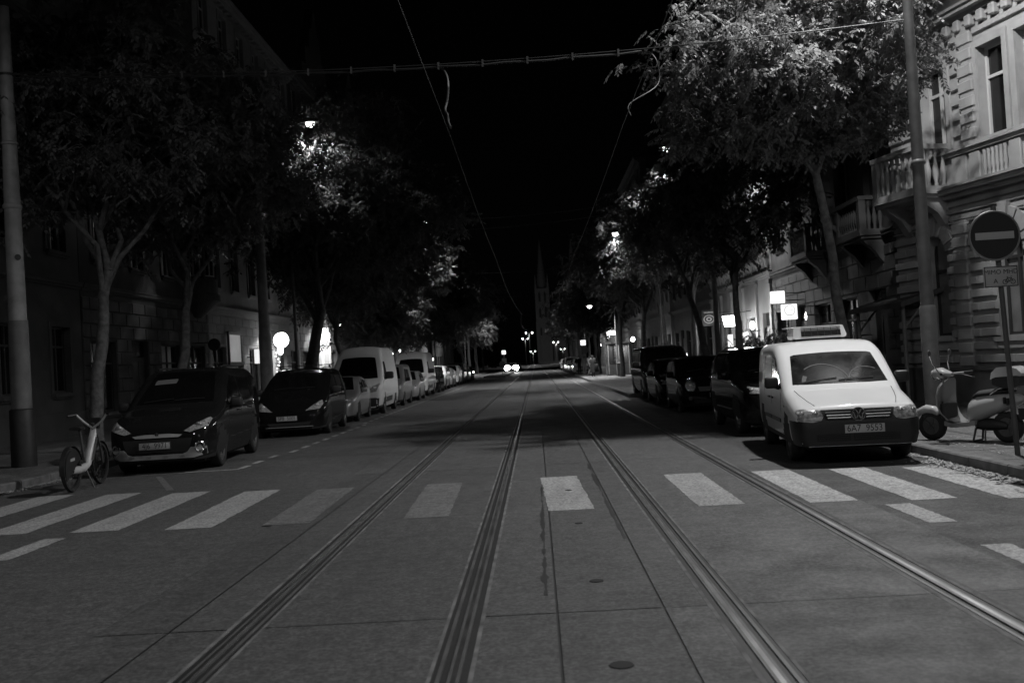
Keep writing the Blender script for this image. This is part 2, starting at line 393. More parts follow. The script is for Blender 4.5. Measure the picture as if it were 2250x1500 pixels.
# fallen blossom swept along the kerbs
def petals(name, label, fn, n, seed, sz=.03):
    r = random.Random(seed); q = MB()
    for _ in range(n):
        x, yy, z = fn(r); s = sz * r.uniform(.5, 1.5); a = r.uniform(0, 6.3); t = r.uniform(-.5, .5)
        c, d = math.cos(a) * s, math.sin(a) * s
        q.quad((x - c, yy - d, z + .004), (x + d * .7, yy - c * .7, z + .004 + abs(t) * s), (x + c, yy + d, z + .008), (x - d * .7, yy + c * .7, z + .006 + abs(t) * s * .6))
    return tag(q.build(name, 'petal', fix=False), label, 'blossom', kind='stuff')
def f1(r):
    yy = r.uniform(10.4, 14.9); return KR - abs(r.gauss(0, .11 + .10 * math.sin(yy * 5) ** 2)) * (1 if noise.noise(Vector((yy * 1.7, 0, 0))) > -.15 else .25) - .02, yy, .0
petals('fallen_blossom', 'pale fallen blossom lying in the gutter of the right kerb beside the white van', f1, 1500, 1, .026)
def f2(r):
    yy = r.uniform(14.0, 19.0); xx = KL if yy > 16.5 else KL - .66 * (16.5 - yy) / 3.4
    return xx + abs(r.gauss(0, .12)) * (1 if noise.noise(Vector((yy * 1.3, 5, 0))) > -.1 else .3) + .02, yy, .0
petals('fallen_blossom', 'pale fallen blossom lying in the gutter of the left kerb by the bicycle', f2, 900, 2, .024)
def f3(r): return 5.8 + r.random() ** 2 * 2.5, r.uniform(12.8, 15.5), .13
petals('fallen_blossom', 'sparse blossom scattered on the right pavement round the scooter', f3, 220, 3, .016)
# ------------------------------------------------------------------ cars
mat('reflector', .4, .25, .6)
def lerp_table(tab, v):
    if v <= tab[0][0]: return tab[0][1]
    for (a, p), (c, q) in zip(tab, tab[1:]):
        if v <= c: return p + (q - p) * (v - a) / max(1e-9, c - a)
    return tab[-1][1]
class Shell:
    """Car body as a surface: x across, y back from the front bumper, z up."""
    def __init__(s, L, W, top, belt, plan, zb=.2, tumble=.18, rr=.12, crown=.03, tuck=.08, bow=.08):
        s.L, s.W, s.topt, s.beltt, s.plant, s.zb, s.tum, s.rrm, s.cr, s.tuck, s.bow = L, W, top, belt, plan, zb, tumble, rr, crown, tuck, bow
    def top(s, y):
        return sum(lerp_table(s.topt, min(s.L, max(0, y + d))) for d in (-.05, -.025, 0, .025, .05)) / 5 if .06 < y < s.L - .06 else lerp_table(s.topt, y)
    def rr(s, y): return min(s.rrm, (s.top(y) - s.zb) * .3)
    def w(s, y): return s.W / 2 * lerp_table(s.plant, y)
    def hw(s, y, z):
        w = s.w(y); b = lerp_table(s.beltt, y); t = s.top(y)
        if z <= b: q = (z - s.zb) / max(.05, b - s.zb); h = w * (1 - s.tuck * max(0, 1 - q * 2.2) ** 2 - .02 * max(0, q - .4) ** 2)
        else: h = w * (1 - .02 * .36) - s.tum * (z - b) - s.bow * max(0, z - b) ** 2
        r = s.rr(y)
        if z > t - r: q = min(1, (z - (t - r)) / r); h -= r * 1.0 * (1 - math.sqrt(max(0, 1 - q * q)))
        return max(.05, h)
    def hwt(s, y): return s.hw(y, s.top(y))
    def ztop(s, x, y):
        t = s.top(y); h = s.hwt(y); ax = abs(x)
        if ax <= h: return t + s.cr * (1 - (ax / h) ** 2)
        r = s.rr(y); u = min(1, (ax - h) / r); return t - r * (1 - math.sqrt(max(0, 1 - (1 - u) ** 2))) if False else t - r * (1 - math.sqrt(max(0, 1 - u * u)))
    def mesh(s):
        ys = set([0, .015, .04, .075, .12, .17, .23, .3] + [y for y, _ in s.topt] + [s.L - e for e in (0, .015, .05, .1, .17)])
        k = .35
        while k < s.L - .2: ys.add(round(k, 3)); k += .1
        ys = sorted(ys); secs = []
        for y in ys:
            t = s.top(y); r = s.rr(y); b = min(lerp_table(s.beltt, y), t - r - .02)
            zs = [s.zb + (b - s.zb) * q for q in (0, .12, .25, .42, .6, .78, .9, 1)] + [b + (t - r - b) * q for q in (.25, .5, .75, 1)] + [t - r + r * q for q in (.35, .62, .84, .96)]
            half = [(s.hw(y, z), z) for z in zs] + [(s.hwt(y) * q, s.ztop(s.hwt(y) * q, y)) for q in (1, .8, .55, .28)]
            sec = [(x, y, z) for x, z in half] + [(0, y, s.ztop(0, y))] + [(-x, y, z) for x, z in half[::-1]]
            secs.append(sec)
        m = MB(); m.sections(secs); return m
    def inside(s, x, y, z): return s.zb <= z <= s.ztop(x, y) and abs(x) <= s.hw(y, z)
    def yf(s, x, z, rear=False):
        """First y, seen from the front (or back), at which the body starts."""
        P = 0; st = .04; f = (lambda q: s.L - q) if rear else (lambda q: q)
        while P < 2.2 and not s.inside(x, f(P), z): P += st
        lo, hi = max(0, P - st), P
        for _ in range(12):
            mid = (lo + hi) / 2
            if s.inside(x, f(mid), z): hi = mid
            else: lo = mid
        return f(hi)
    # patches laid on the surface
    def front(s, poly, name, m, par, off=.006, step=.09, rear=False, smooth=50, mirror=False):
        vs, fs = outline_fill(poly, step); q = MB(); e = 1 if rear else -1; sm = -1 if mirror else 1
        pts = []
        for v in vs:
            pts.append((v.x * sm, s.yf(v.x, v.y, rear) + e * off, v.y + off * .3))
        q.add(pts, fs); s._rim(q, len(vs), fs, (0, -e * .02, 0)); return q.build(name, m, par, smooth)
    def _rim(s, q, n, fs, d):
        cnt = {}
        for f in fs:
            for a, c in zip(f, f[1:] + f[:1]): cnt[tuple(sorted((a, c)))] = cnt.get(tuple(sorted((a, c))), 0) + 1
        k = len(q.v); m = {}
        for (a, c), t in cnt.items():
            if t == 1:
                for i in (a, c):
                    if i not in m: m[i] = len(q.v); p = q.v[i]; q.v.append((p[0] + d[0], p[1] + d[1], p[2] + d[2]))
                q.f.append((a, c, m[c], m[a]))
    def side(s, poly, name, m, par, sgn, off=.006, step=.16, smooth=50):
        vs, fs = outline_fill(poly, step); q = MB()
        q.add([(sgn * (s.hw(v.x, v.y) + off), v.x, v.y) for v in vs], fs); s._rim(q, len(vs), fs, (-sgn * .02, 0, 0))
        return q.build(name, m, par, smooth)
    def over(s, poly, name, m, par, off=.006, step=.12, smooth=50):
        """poly in (x fraction of roof half width, y)."""
        vs, fs = outline_fill(poly, step); q = MB()
        pts = []
        for v in vs:
            x = v.x * s.hwt(v.y); z = s.ztop(x, v.y); dy = .02; sl = (s.ztop(x, v.y + dy) - s.ztop(x, v.y - dy)) / (2 * dy); k = off / math.sqrt(1 + sl * sl)
            pts.append((x, v.y - sl * k, z + k))
        q.add(pts, fs); s._rim(q, len(vs), fs, (0, .006, -.02)); return q.build(name, m, par, smooth)

def wheel_mesh(r, w, spokes):
    t = MB(); hw = w / 2
    t.lathe([(r * .66, -hw * .85), (r * .86, -hw), (r * .96, -hw * .88), (r, -hw * .6), (r, hw * .6), (r * .96, hw * .88), (r * .86, hw), (r * .66, hw * .85)], 28, closed=True)
    m = MB(); m.lathe([(r * .67, hw * .8), (r * .67, hw * .25), (r * .60, hw * .2), (0.001, hw * .12)], 28)
    m.lathe([(r * .67, hw * .8), (r * .63, hw * .8), (r * .6, hw * .2)], 28)
    for k in range(spokes):
        a = 2 * PI * k / spokes
        M = Rz(a)
        m.add([(r * .1, -r * .06, hw * .62), (r * .1, r * .06, hw * .62), (r * .64, r * .035, hw * .66), (r * .64, -r * .035, hw * .66), (r * .1, -r * .06, hw * .15), (r * .1, r * .06, hw * .15), (r * .64, r * .035, hw * .2), (r * .64, -r * .035, hw * .2)],
              [(0, 1, 2, 3), (1, 0, 4, 5), (2, 1, 5, 6), (3, 2, 6, 7), (0, 3, 7, 4)], M)
    m.lathe([(r * .16, hw * .1), (r * .16, hw * .64), (r * .12, hw * .7), (.001, hw * .7)], 14)
    return t, m
def add_wheels(par, sh, r, ys, w=.2, spokes=5, rim='alloy', inset=.02):
    wm = None
    for y in ys:
        for s in (1, -1):
            x = s * (sh.w(y) - w / 2 - inset)
            if wm is None:
                t, m = wheel_mesh(r, w, spokes); tt = t.build('wheel', 'rubber', par, 50); rr = m.build('rim', rim, tt, 40); wm = tt
            else: tt = copy_tree(wm, par)
            tt.location = (x, y, r); tt.rotation_euler = (0, rad(90) * s, 0)
def cut_arches(body, sh, r, ys):
    c = MB()
    for y in ys:
        for s in (1, -1):
            w = sh.w(y); M = Tr(s * (w - .10), y, r * 1.0) @ Ry(rad(90))
            c.lathe([(r * 1.13, -.17), (r * 1.13, .3)] if s > 0 else [(r * 1.13, -.3), (r * 1.13, .17)], 36, M, caps=True)
    co = c.build('cutter', 'black_rough')
    md = body.modifiers.new('arches', 'BOOLEAN'); md.object = co; md.operation = 'DIFFERENCE'; md.solver = 'EXACT'
    dg = bpy.context.evaluated_depsgraph_get(); dg.update()
    me = bpy.data.meshes.new_from_object(body.evaluated_get(dg)); body.modifiers.clear()
    old = body.data; nm = old.name; mats = list(old.materials); body.data = me; bpy.data.meshes.remove(old); me.name = nm
    me.materials.clear()
    for mm in mats: me.materials.append(mm)
    me.materials.append(MATS['black_rough'])
    for p in me.polygons:      # inside of the arches is unpainted
        cc = p.center
        p.material_index = 1 if cc.z < sh.zb + .045 else 0
        for y in ys:
            d = math.hypot(cc.y - y, cc.z - r)
            if d < r * 1.135 and (abs(d - r * 1.13) < .03 or abs(p.normal.x) > .5 and d < r * 1.1): p.material_index = 1
    me.shade_smooth(); me.set_sharp_from_angle(angle=rad(38))
    bpy.data.objects.remove(co)
def plate(par, sh, z, txt, x=0, w=.52, h=.115, rear=False, lit=True):
    y = min(sh.yf(x + d, z) for d in (-w * .45, 0, w * .45)) - .022
    q = MB(); q.cbox(x - w / 2, x + w / 2, y, y + .014, z - h / 2, z + h / 2, .004)
    p = q.build('number_plate', 'plate_white', par, 30)
    fr = MB()
    for a in ((x - w / 2 - .012, x + w / 2 + .012, z + h / 2, z + h / 2 + .012), (x - w / 2 - .012, x + w / 2 + .012, z - h / 2 - .012, z - h / 2), (x - w / 2 - .012, x - w / 2, z - h / 2, z + h / 2), (x + w / 2, x + w / 2 + .012, z - h / 2, z + h / 2)):
        fr.box(a[0], a[1], y - .003, y + .016, a[2], a[3])
    fr.build('plate_frame', 'black_plastic', p)
    if txt: text_mesh(txt, h * 1.12, 'lettering', 'ink', p, Tr(x, y - .002, z) @ FACE, .001, sx=.86)
    return p
def mirror(par, sh, y, z, s, m='black_plastic', size=1):
    x = sh.hw(y, z); q = MB()
    M = Tr(s * (x + .11 * size), y, z + .05 * size)
    q.cbox(-.10 * size, .10 * size, -.06 * size, .06 * size, -.085 * size, .085 * size, .04 * size, M, 3)
    q.tube([(s * (x - .03), y + .03, z - .05), (s * (x + .1 * size), y, z)], .028 * size, 6)
    return q.build('mirror', m, par, 40)
def wipers(par, sh, y, m='black_plastic', xs=((-.75, -.05), (-.02, .7))):
    for a, c in xs:
        q = MB(); n = 6; pts = []
        for i in range(n + 1):
            f = a + (c - a) * i / n; yy = y + .12 * (1 - i / n) ** 2 * 0 + .02 + .05 * (i / n); x = f * sh.hwt(yy); pts.append((x, yy - .012, sh.ztop(x, yy) + .018))
        q.tube(pts, .009, 5); q.build('wiper', m, par)

def car(name, label, cat, loc, rz, paint, sh, wh, ysw, group=None, ws=None, rear_ws=None, sw=(), heads=(), grille=None, intake=None, bumper=None, plate_=None, rim='alloy', spokes=5, mir=None, extra=None, wsx=.93, mirm='black_plastic', handles=(), arch=True):
    t = empty(name, loc, rz, label, cat, group)
    body = sh.mesh().build('body', paint, t, 38)
    if arch: cut_arches(body, sh, wh, ysw)
    q = MB(); q.box(-sh.W * .40, sh.W * .40, .25, sh.L - .25, sh.zb - .06, sh.zb + .06); q.build('underbody', 'black_rough', t)
    add_wheels(t, sh, wh, ysw, rim=rim, spokes=spokes)
    if ws:
        y0, y1 = ws; w_ = sh.over([(-wsx, y0 + .05), (-wsx * .6, y0 + .012), (0, y0), (wsx * .6, y0 + .012), (wsx, y0 + .05), (wsx * .93, y1 - .02), (wsx * .84, y1), (-wsx * .84, y1), (-wsx * .93, y1 - .02)], 'windscreen', 'glass_dark', t)
        wipers(w_, sh, y0 + .03)
    if rear_ws:
        y0, y1 = rear_ws; sh.over([(-.9, y1), (.9, y1), (.88, y0), (-.88, y0)], 'rear_window', 'glass_dark', t)
    for poly in sw:
        for s in (1, -1): sh.side(poly, 'side_window', 'glass_dark', t, s)
    for poly in heads:
        for s in (False, True):
            h = sh.front(poly, 'headlight', 'lens', t, .012, .05, mirror=s)
            cx = sum(p[0] for p in poly) / len(poly); cz = sum(p[1] for p in poly) / len(poly); k = -1 if s else 1
            hh = max(p[1] for p in poly) - min(p[1] for p in poly)
            for dx in (-.085, .085) if hh < .19 else (0,):
                l = MB(); l.ball(((cx + dx) * k, sh.yf(cx + dx, cz) - .004, cz), hh * .27, .014, hh * .27); l.build('bulb', 'reflector', h, 60)
    if grille: sh.front(grille, 'grille', 'black_plastic', t, .006)
    if intake: sh.front(intake, 'air_intake', 'black_rough', t, .006)
    if bumper: sh.front(bumper, 'bumper', 'black_plastic', t, .016, .12)
    if plate_: plate(t, sh, *plate_)
    if mir:
        for s in (1, -1): mirror(t, sh, mir[0], mir[1], s, mirm, mir[2] if len(mir) > 2 else 1)
    for (y, z) in handles:
        for s in (1, -1):
            q = MB(); x = sh.hw(y, z); q.cbox(s * (x + .018) - .012, s * (x + .018) + .012, y - .09, y + .09, z - .014, z + .014, .008); q.build('door_handle', 'black_plastic' if paint != 'paint_white' else 'black_plastic', t, 40)
    if extra: extra(t, sh)
    return t
def seam(par, sh, pts, s, name='door_seam'):
    q = MB(); q.tube([(s * (sh.hw(y, z) - .002), y, z) for y, z in pts], .006, 5, False); return q.build(name, 'black_rough', par)
def arc(cx, cz, rx, rz, a0, a1, n): return [(cx + rx * math.cos(rad(a0 + (a1 - a0) * i / n)), cz + rz * math.sin(rad(a0 + (a1 - a0) * i / n))) for i in range(n + 1)]

# --- white refrigerated delivery van
van = Shell(4.4, 1.68, [(0, .52), (.03, .66), (.07, .735), (.16, .79), (.45, .865), (.98, .985), (1.05, 1.01), (1.72, 1.44), (1.95, 1.575), (2.25, 1.665), (2.6, 1.69), (3.9, 1.69), (4.3, 1.65), (4.4, 1.4)],
            [(0, .70), (.5, .84), (1.0, .96), (4.4, 1.0)], [(0, .84), (.04, .90), (.10, .945), (.25, .98), (.5, .995), (.8, 1), (3.6, 1), (4.2, .97), (4.4, .93)], zb=.26, tumble=.07, rr=.13, crown=.03, tuck=.05, bow=.03)
def van_extra(t, sh):
    # roof refrigeration unit
    u = MB(); zb, zt = 1.745, 1.945; y0 = 2.55; y1 = 3.15
    secs = []
    for x, ins in ((-.43, .05), (-.415, .012), (-.38, 0), (.38, 0), (.415, .012), (.43, .05)):
        secs.append([(x, y0 + ins, zb + ins), (x, y1 - ins, zb + ins), (x * .93, y1 - .05 - ins, zt - ins), (x * .93, y0 + .07 + ins, zt - ins)])
    u.sections(secs); r = u.build('refrigeration_unit', 'paint_white', t, 30)
    g = MB(); g.add([(-.28, y0 + .008, zb + .035), (.335, y0 + .008, zb + .035), (.335, y0 + .062, zt - .03), (-.28, y0 + .062, zt - .03)], [(0, 1, 2, 3)]); gg = g.build('vent_recess', 'black_rough', r, fix=False)
    g = MB()
    for k in range(6): z = zb + .05 + k * .025; yy = y0 - .001 + (z - zb - .035) * .39; g.box(-.28, .335, yy, yy + .006, z, z + .007)
    for k in range(6): x = -.23 + k * .103; g.add([(x, y0 + .002, zb + .035), (x + .008, y0 + .002, zb + .035), (x + .008, y0 + .056, zt - .03), (x, y0 + .056, zt - .03)], [(0, 1, 2, 3)])
    g.build('vent_grille', 'hub_grey', r, fix=False)
    f = MB(); f.box(-.36, .36, y0 + .1, y1 - .1, 1.66, zb + .01); f.build('mount', 'black_rough', r)
    # lower bumper: everything below the lamps is grey plastic
    xs = [.10 * i for i in range(-8, 9)]
    lo = [(-.84, .27)] + [(x, .255) for x in xs] + [(.84, .27)]
    sh.front([(-.76, .266), (-.4, .264), (0, .264), (.4, .264), (.76, .266), (.80, .33), (.815, .45), (.815, .605), (.77, .605), (.6, .585), (.49, .60), (.45, .655), (.42, .655), (.36, .60), (-.36, .60), (-.42, .655), (-.45, .655), (-.49, .60), (-.6, .585), (-.77, .605), (-.815, .605), (-.815, .45), (-.80, .33)], 'bumper', 'bumper_grey', t, .018, .055)
    for s in (1, -1):
        sh.side([(.06, .27), (.40, .27), (.40, .4), (.46, .605), (.06, .605)], 'bumper_corner', 'bumper_grey', t, s, .014)
        sh.side([(1.35, .52), (2.3, .52), (2.3, .575), (1.35, .575)], 'side_moulding', 'black_plastic', t, s, .016)
        sh.side([(2.36, .52), (3.1, .52), (3.1, .575), (2.36, .575)], 'side_moulding', 'black_plastic', t, s, .016)
        seam(t, sh, [(1.32, .35), (1.30, .7), (1.28, .96)], s); seam(t, sh, [(2.33, .35), (2.33, .8), (2.33, 1.1), (2.28, 1.5)], s)
        seam(t, sh, [(3.2, .5), (3.2, 1.0), (3.15, 1.5)], s)
        q = MB(); x = sh.hw(.95, .78); q.cbox(s * (x + .004) - .008, s * (x + .004) + .008, .93, 1.0, .765, .795, .004); q.build('side_repeater', 'lens', t, 30)
    # lower intake slots
    for x0, x1 in ((-.56, -.12), (-.08, .52)):
        i = sh.front([(x0, .325), (x1, .325), (x1 + .0, .415), (x0 - .0, .415)], 'air_intake', 'black_rough', t, .026)
        for k in range(3): sh.front([(x0 + .02, .34 + k * .026), (x1 - .02, .34 + k * .026), (x1 - .02, .348 + k * .026), (x0 + .02, .348 + k * .026)], 'slat', 'bumper_grey', i, .034, .2)
    # grille with bright bars and round badge
    g = sh.front([(-.43, .605), (.43, .605), (.48, .745), (-.48, .745)], 'grille', 'black_rough', t, .022)
    for k in range(3):
        z = .628 + k * .036; a = .40 + k * .014
        for s in (1, -1): sh.front([(s * .10, z), (s * a, z), (s * (a + .004), z + .013), (s * .10, z + .013)][::s], 'grille_bar', 'alloy', g, .03, .2)
    yb = sh.yf(0, .685) - .035
    B = Tr(0, yb, .68) @ Rx(rad(90))
    q = MB(); q.lathe([(.088, 0), (.094, .008), (.088, .016), (.078, .016), (.074, .004), (.001, .004)], 30, Tr(0, yb + .01, .68) @ Rx(rad(90))); e = q.build('badge', 'badge_dark', t, 30)
    q = MB(); q.lathe([(.094, .0), (.096, .012), (.09, .018), (.082, .018), (.08, .008)], 30, Tr(0, yb + .008, .68) @ Rx(rad(90)))
    def st(p, w=.0085):
        for a, c in zip(p, p[1:]):
            a = Vector(a); c = Vector(c); d = (c - a).normalized(); n = Vector((-d.y, d.x)) * w
            q.prism([(0 + (a + n).x, .68 + (a + n).y), (0 + (c + n).x, .68 + (c + n).y), (0 + (c - n).x, .68 + (c - n).y), (0 + (a - n).x, .68 + (a - n).y)], yb - .012, yb + .002)
    st([(-.035, .066), (0, .004), (.035, .066)]); st([(-.068, .034), (-.036, -.062), (0, -.006), (.036, -.062), (.068, .034)])
    q.build('emblem', 'chrome', e, 30)
    # mottled windscreen with painted-in reflections and dirt; no interior is built behind it
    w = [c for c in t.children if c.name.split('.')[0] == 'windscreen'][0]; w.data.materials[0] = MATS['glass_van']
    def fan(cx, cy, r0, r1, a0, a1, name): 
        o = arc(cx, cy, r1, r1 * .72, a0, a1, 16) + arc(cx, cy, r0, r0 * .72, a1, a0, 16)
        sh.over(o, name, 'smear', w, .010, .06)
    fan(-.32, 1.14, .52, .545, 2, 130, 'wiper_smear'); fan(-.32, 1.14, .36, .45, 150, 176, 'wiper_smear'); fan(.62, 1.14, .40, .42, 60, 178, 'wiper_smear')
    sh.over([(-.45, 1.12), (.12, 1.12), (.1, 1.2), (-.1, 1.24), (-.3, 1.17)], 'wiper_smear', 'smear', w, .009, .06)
def bonnet_lines(t, sh):
    for s in (1, -1):
        q = MB(); q.tube([(s * sh.hwt(y) * f, y, sh.ztop(s * sh.hwt(y) * f, y) + .001) for y, f in ((.18, .80), (.4, .86), (.7, .92), (.98, .965))], .005, 5, False); q.build('bonnet_seam', 'hub_grey', t)
mat('bumper_grey', .009, .55, noise_amt=.15, scale=6, bump=.1); mat('badge_dark', .03, .3, coat=1)
def van_all(t, sh): van_extra(t, sh); bonnet_lines(t, sh)
VAN = car('delivery_van', 'white delivery van with a refrigeration unit on its roof parked by the right kerb', 'van', (4.29, 13.55, 0), rad(-6), 'paint_white', van, .315, (.86, 3.54), ws=(1.09, 1.80), wsx=.965,
    sw=[[(1.22, 1.02), (2.2, 1.03), (2.16, 1.46), (1.98, 1.47), (1.62, 1.27)]], heads=[[(.48, .605), (.785, .612), (.805, .68), (.785, .755), (.71, .768), (.48, .745), (.445, .70)]], plate_=(.49, '6A7  9553', .07),
    rim='hub_grey', spokes=8, mir=(1.42, 1.06, 1.02), extra=van_all, handles=((2.15, .86), (2.52, .86)))

# --- dark people carriers on the left
mpv = Shell(4.38, 1.81, [(0, .52), (.03, .66), (.08, .76), (.2, .84), (.5, .945), (1.02, 1.07), (1.10, 1.11), (1.85, 1.60), (2.1, 1.72), (2.5, 1.76), (3.9, 1.75), (4.28, 1.68), (4.38, 1.3)],
            [(0, .78), (.6, .92), (1.1, 1.03), (4.38, 1.1)], [(0, .72), (.05, .82), (.12, .89), (.25, .945), (.5, .985), (.85, 1), (3.6, 1), (4.2, .96), (4.38, .9)], zb=.21, tumble=.16, rr=.14)
def mpv_extra(t, sh):
    b = sh.front([(-.60, .24), (.60, .24), (.80, .29), (.80, .42), (.56, .42), (.50, .345), (.42, .315), (-.42, .315), (-.50, .345), (-.56, .42), (-.80, .42), (-.80, .29)], 'skid_trim', 'trim_silver', t, .02)
    for k in range(4):
        x = -.42 + k * .28; sh.front([(x - .035, .272), (x + .035, .272), (x + .035, .288), (x - .035, .288)], 'stud', 'alloy', b, .03, .1)
    g = sh.front([(-.36, .605), (.36, .605), (.42, .645), (.2, .665), (-.2, .665), (-.42, .645)], 'grille_bar', 'trim_silver', t, .014)
    q = MB(); y = sh.yf(0, .69) - .016; q.prism([(-.15, .715), (.15, .715), (.09, .61), (0, .585), (-.09, .61)], y, y + .02); e = q.build('badge', 'paint_graphite', t)
    q = MB()   # rearing animal, kept as a small chrome silhouette
    q.prism([(-.03, .62), (-.012, .62), (0, .645), (.02, .615), (.038, .62), (.02, .655), (.045, .68), (.02, .68), (.01, .70), (-.015, .70), (-.025, .675), (-.05, .685), (-.03, .655)], y - .01, y); q.build('emblem', 'chrome', e)
    for s in (1, -1):
        y = sh.yf(.70, .42); M = Tr(s * .70, y - .004, .425) @ Rz(s * rad(28)) @ Rx(rad(90))
        q = MB(); q.lathe([(.05, -.03), (.062, .012), (.078, .02), (.092, .012), (.094, -.04)], 24, M); f = q.build('fog_lamp', 'chrome', t, 40)
        q = MB(); q.lathe([(.058, -.02), (.03, .004), (.001, .008)], 20, M); q.build('fog_lens', 'lens_dark', f, 40)
        q = MB(); q.tube([(s * (sh.hwt(y) - .03), y, sh.top(y) + .045) for y in (2.2, 2.5, 3.2, 3.8, 4.0)], .018, 6); q.build('roof_rail', 'black_plastic', t, 40)
        seam(t, sh, [(1.4, .35), (1.38, .7), (1.36, 1.0)], s); seam(t, sh, [(2.4, .35), (2.4, .9), (2.36, 1.6)], s); seam(t, sh, [(3.3, .6), (3.3, 1.0), (3.25, 1.6)], s)
    # paper card behind the glass, top left
    w = sh.over([(-.74, 1.66), (-.16, 1.66), (-.14, 1.76), (-.16, 1.785), (-.72, 1.785), (-.75, 1.76)], 'windscreen_card', 'card_grey', t, .009)
mat('trim_silver', .34, .4, .3); mat('card_grey', .11, .6)
MPV = car('people_carrier', 'dark people carrier with silver bumper trim and round fog lamp behind the white bicycle', 'car', (-6.88, 17.78, 0), rad(4), 'paint_charcoal', mpv, .325, (.87, 3.6), ws=(1.12, 2.02),
    sw=[[(1.25, 1.08), (2.35, 1.12), (2.32, 1.60), (2.05, 1.62), (1.7, 1.42)], [(2.45, 1.12), (3.28, 1.15), (3.24, 1.58), (2.42, 1.60)], [(3.4, 1.17), (4.1, 1.2), (4.0, 1.55), (3.36, 1.58)]],
    heads=[[(.44, .70), (.55, .675), (.82, .76), (.84, .87), (.80, .90), (.60, .80)]], intake=[(-.52, .36), (.52, .36), (.58, .58), (-.58, .58)], plate_=(.475, '4J6  9971', -.04), mir=(1.5, 1.06, 1.1), extra=mpv_extra, handles=((2.2, .95), (3.1, .97)))

esp = Shell(4.66, 1.86, [(0, .5), (.03, .62), (.09, .72), (.22, .80), (.5, .93), (.85, 1.08), (.95, 1.13), (1.95, 1.60), (2.25, 1.70), (2.7, 1.73), (4.0, 1.70), (4.5, 1.6), (4.66, 1.2)],
            [(0, .74), (.6, .92), (1.0, 1.04), (4.66, 1.1)], [(0, .66), (.05, .77), (.12, .86), (.25, .93), (.5, .98), (.85, 1), (3.8, 1), (4.4, .95), (4.66, .86)], zb=.19, tumble=.2, rr=.16)
def esp_extra(t, sh):
    y = sh.yf(0, .66) - .014; q = MB(); q.prism([(0, .595), (.055, .66), (0, .725), (-.055, .66)], y, y + .02); q.prism([(0, .63), (.028, .66), (0, .69), (-.028, .66)], y - .006, y + .002); q.build('badge', 'chrome', t)
    sh.front([(-.62, .25), (.62, .25), (.6, .265), (-.6, .265)], 'lip_trim', 'trim_silver', t, .014)
    for s in (1, -1):
        q = MB(); q.tube([(s * (sh.hwt(y) - .03), y, sh.top(y) + .04) for y in (2.3, 2.6, 3.4, 4.1)], .018, 6); q.build('roof_rail', 'hub_grey', t, 40)
        seam(t, sh, [(1.4, .35), (1.38, .9)], s); seam(t, sh, [(2.45, .35), (2.45, .9), (2.4, 1.55)], s)
    q = MB()
    for yy in (2.7,): q.tube([(-.78, yy, 1.83), (.78, yy, 1.83)], .014, 6); q.box(-.72, -.66, yy - .02, yy + .02, 1.75, 1.83); q.box(.66, .72, yy - .02, yy + .02, 1.75, 1.83)
    q.build('roof_bar', 'black_plastic', t)
ESP = car('people_carrier', 'black people carrier with a bare roof bar in front of the white panel van', 'car', (-6.58, 26.1, 0), rad(3), 'paint_black', esp, .33, (.95, 3.75), ws=(1.0, 2.18),
    sw=[[(1.2, 1.1), (2.4, 1.13), (2.36, 1.55), (2.1, 1.56), (1.6, 1.33)], [(2.5, 1.13), (3.4, 1.16), (3.36, 1.53), (2.46, 1.55)], [(3.5, 1.17), (4.3, 1.2), (4.15, 1.47), (3.46, 1.53)]],
    heads=[[(.42, .655), (.78, .69), (.84, .80), (.80, .90), (.62, .80)]], intake=[(-.5, .29), (.5, .29), (.56, .37), (-.56, .37)], plate_=(.48, '5P8  5005', -.05), mir=(1.45, 1.08, 1.1), extra=esp_extra, spokes=5, handles=((2.25, .95), (3.2, .97)))

# --- generic shells for the rest of the street
hatch = Shell(4.25, 1.77, [(0, .5), (.03, .60), (.09, .69), (.25, .77), (.6, .87), (1.05, .97), (1.12, 1.0), (2.0, 1.38), (2.3, 1.45), (3.0, 1.46), (3.6, 1.38), (4.1, 1.0), (4.25, .8)],
              [(0, .68), (.6, .82), (1.1, .92), (4.25, .98)], [(0, .68), (.05, .79), (.12, .87), (.25, .94), (.5, .98), (.85, 1), (3.5, 1), (4.05, .95), (4.25, .88)], zb=.18, tumble=.28, rr=.13)
suv = Shell(4.5, 1.86, [(0, .6), (.03, .76), (.08, .88), (.2, .95), (.6, 1.02), (1.2, 1.09), (1.3, 1.13), (2.05, 1.55), (2.35, 1.63), (3.6, 1.64), (4.1, 1.55), (4.4, 1.2), (4.5, 1.0)],
            [(0, .84), (.6, .95), (1.2, 1.03), (4.5, 1.1)], [(0, .74), (.05, .84), (.12, .90), (.25, .955), (.5, .985), (.85, 1), (3.7, 1), (4.3, .95), (4.5, .9)], zb=.25, tumble=.26, rr=.14)
mini = Shell(4.0, 1.70, [(0, .55), (.03, .68), (.08, .78), (.2, .86), (.5, .93), (.95, .99), (1.02, 1.03), (1.6, 1.38), (1.8, 1.46), (2.2, 1.50), (3.2, 1.48), (3.7, 1.36), (3.95, .95), (4.0, .8)],
             [(0, .74), (.6, .86), (1.0, .94), (4, .98)], [(0, .74), (.05, .84), (.12, .91), (.25, .96), (.5, .99), (.85, 1), (3.3, 1), (3.8, .96), (4, .9)], zb=.19, tumble=.2, rr=.13)
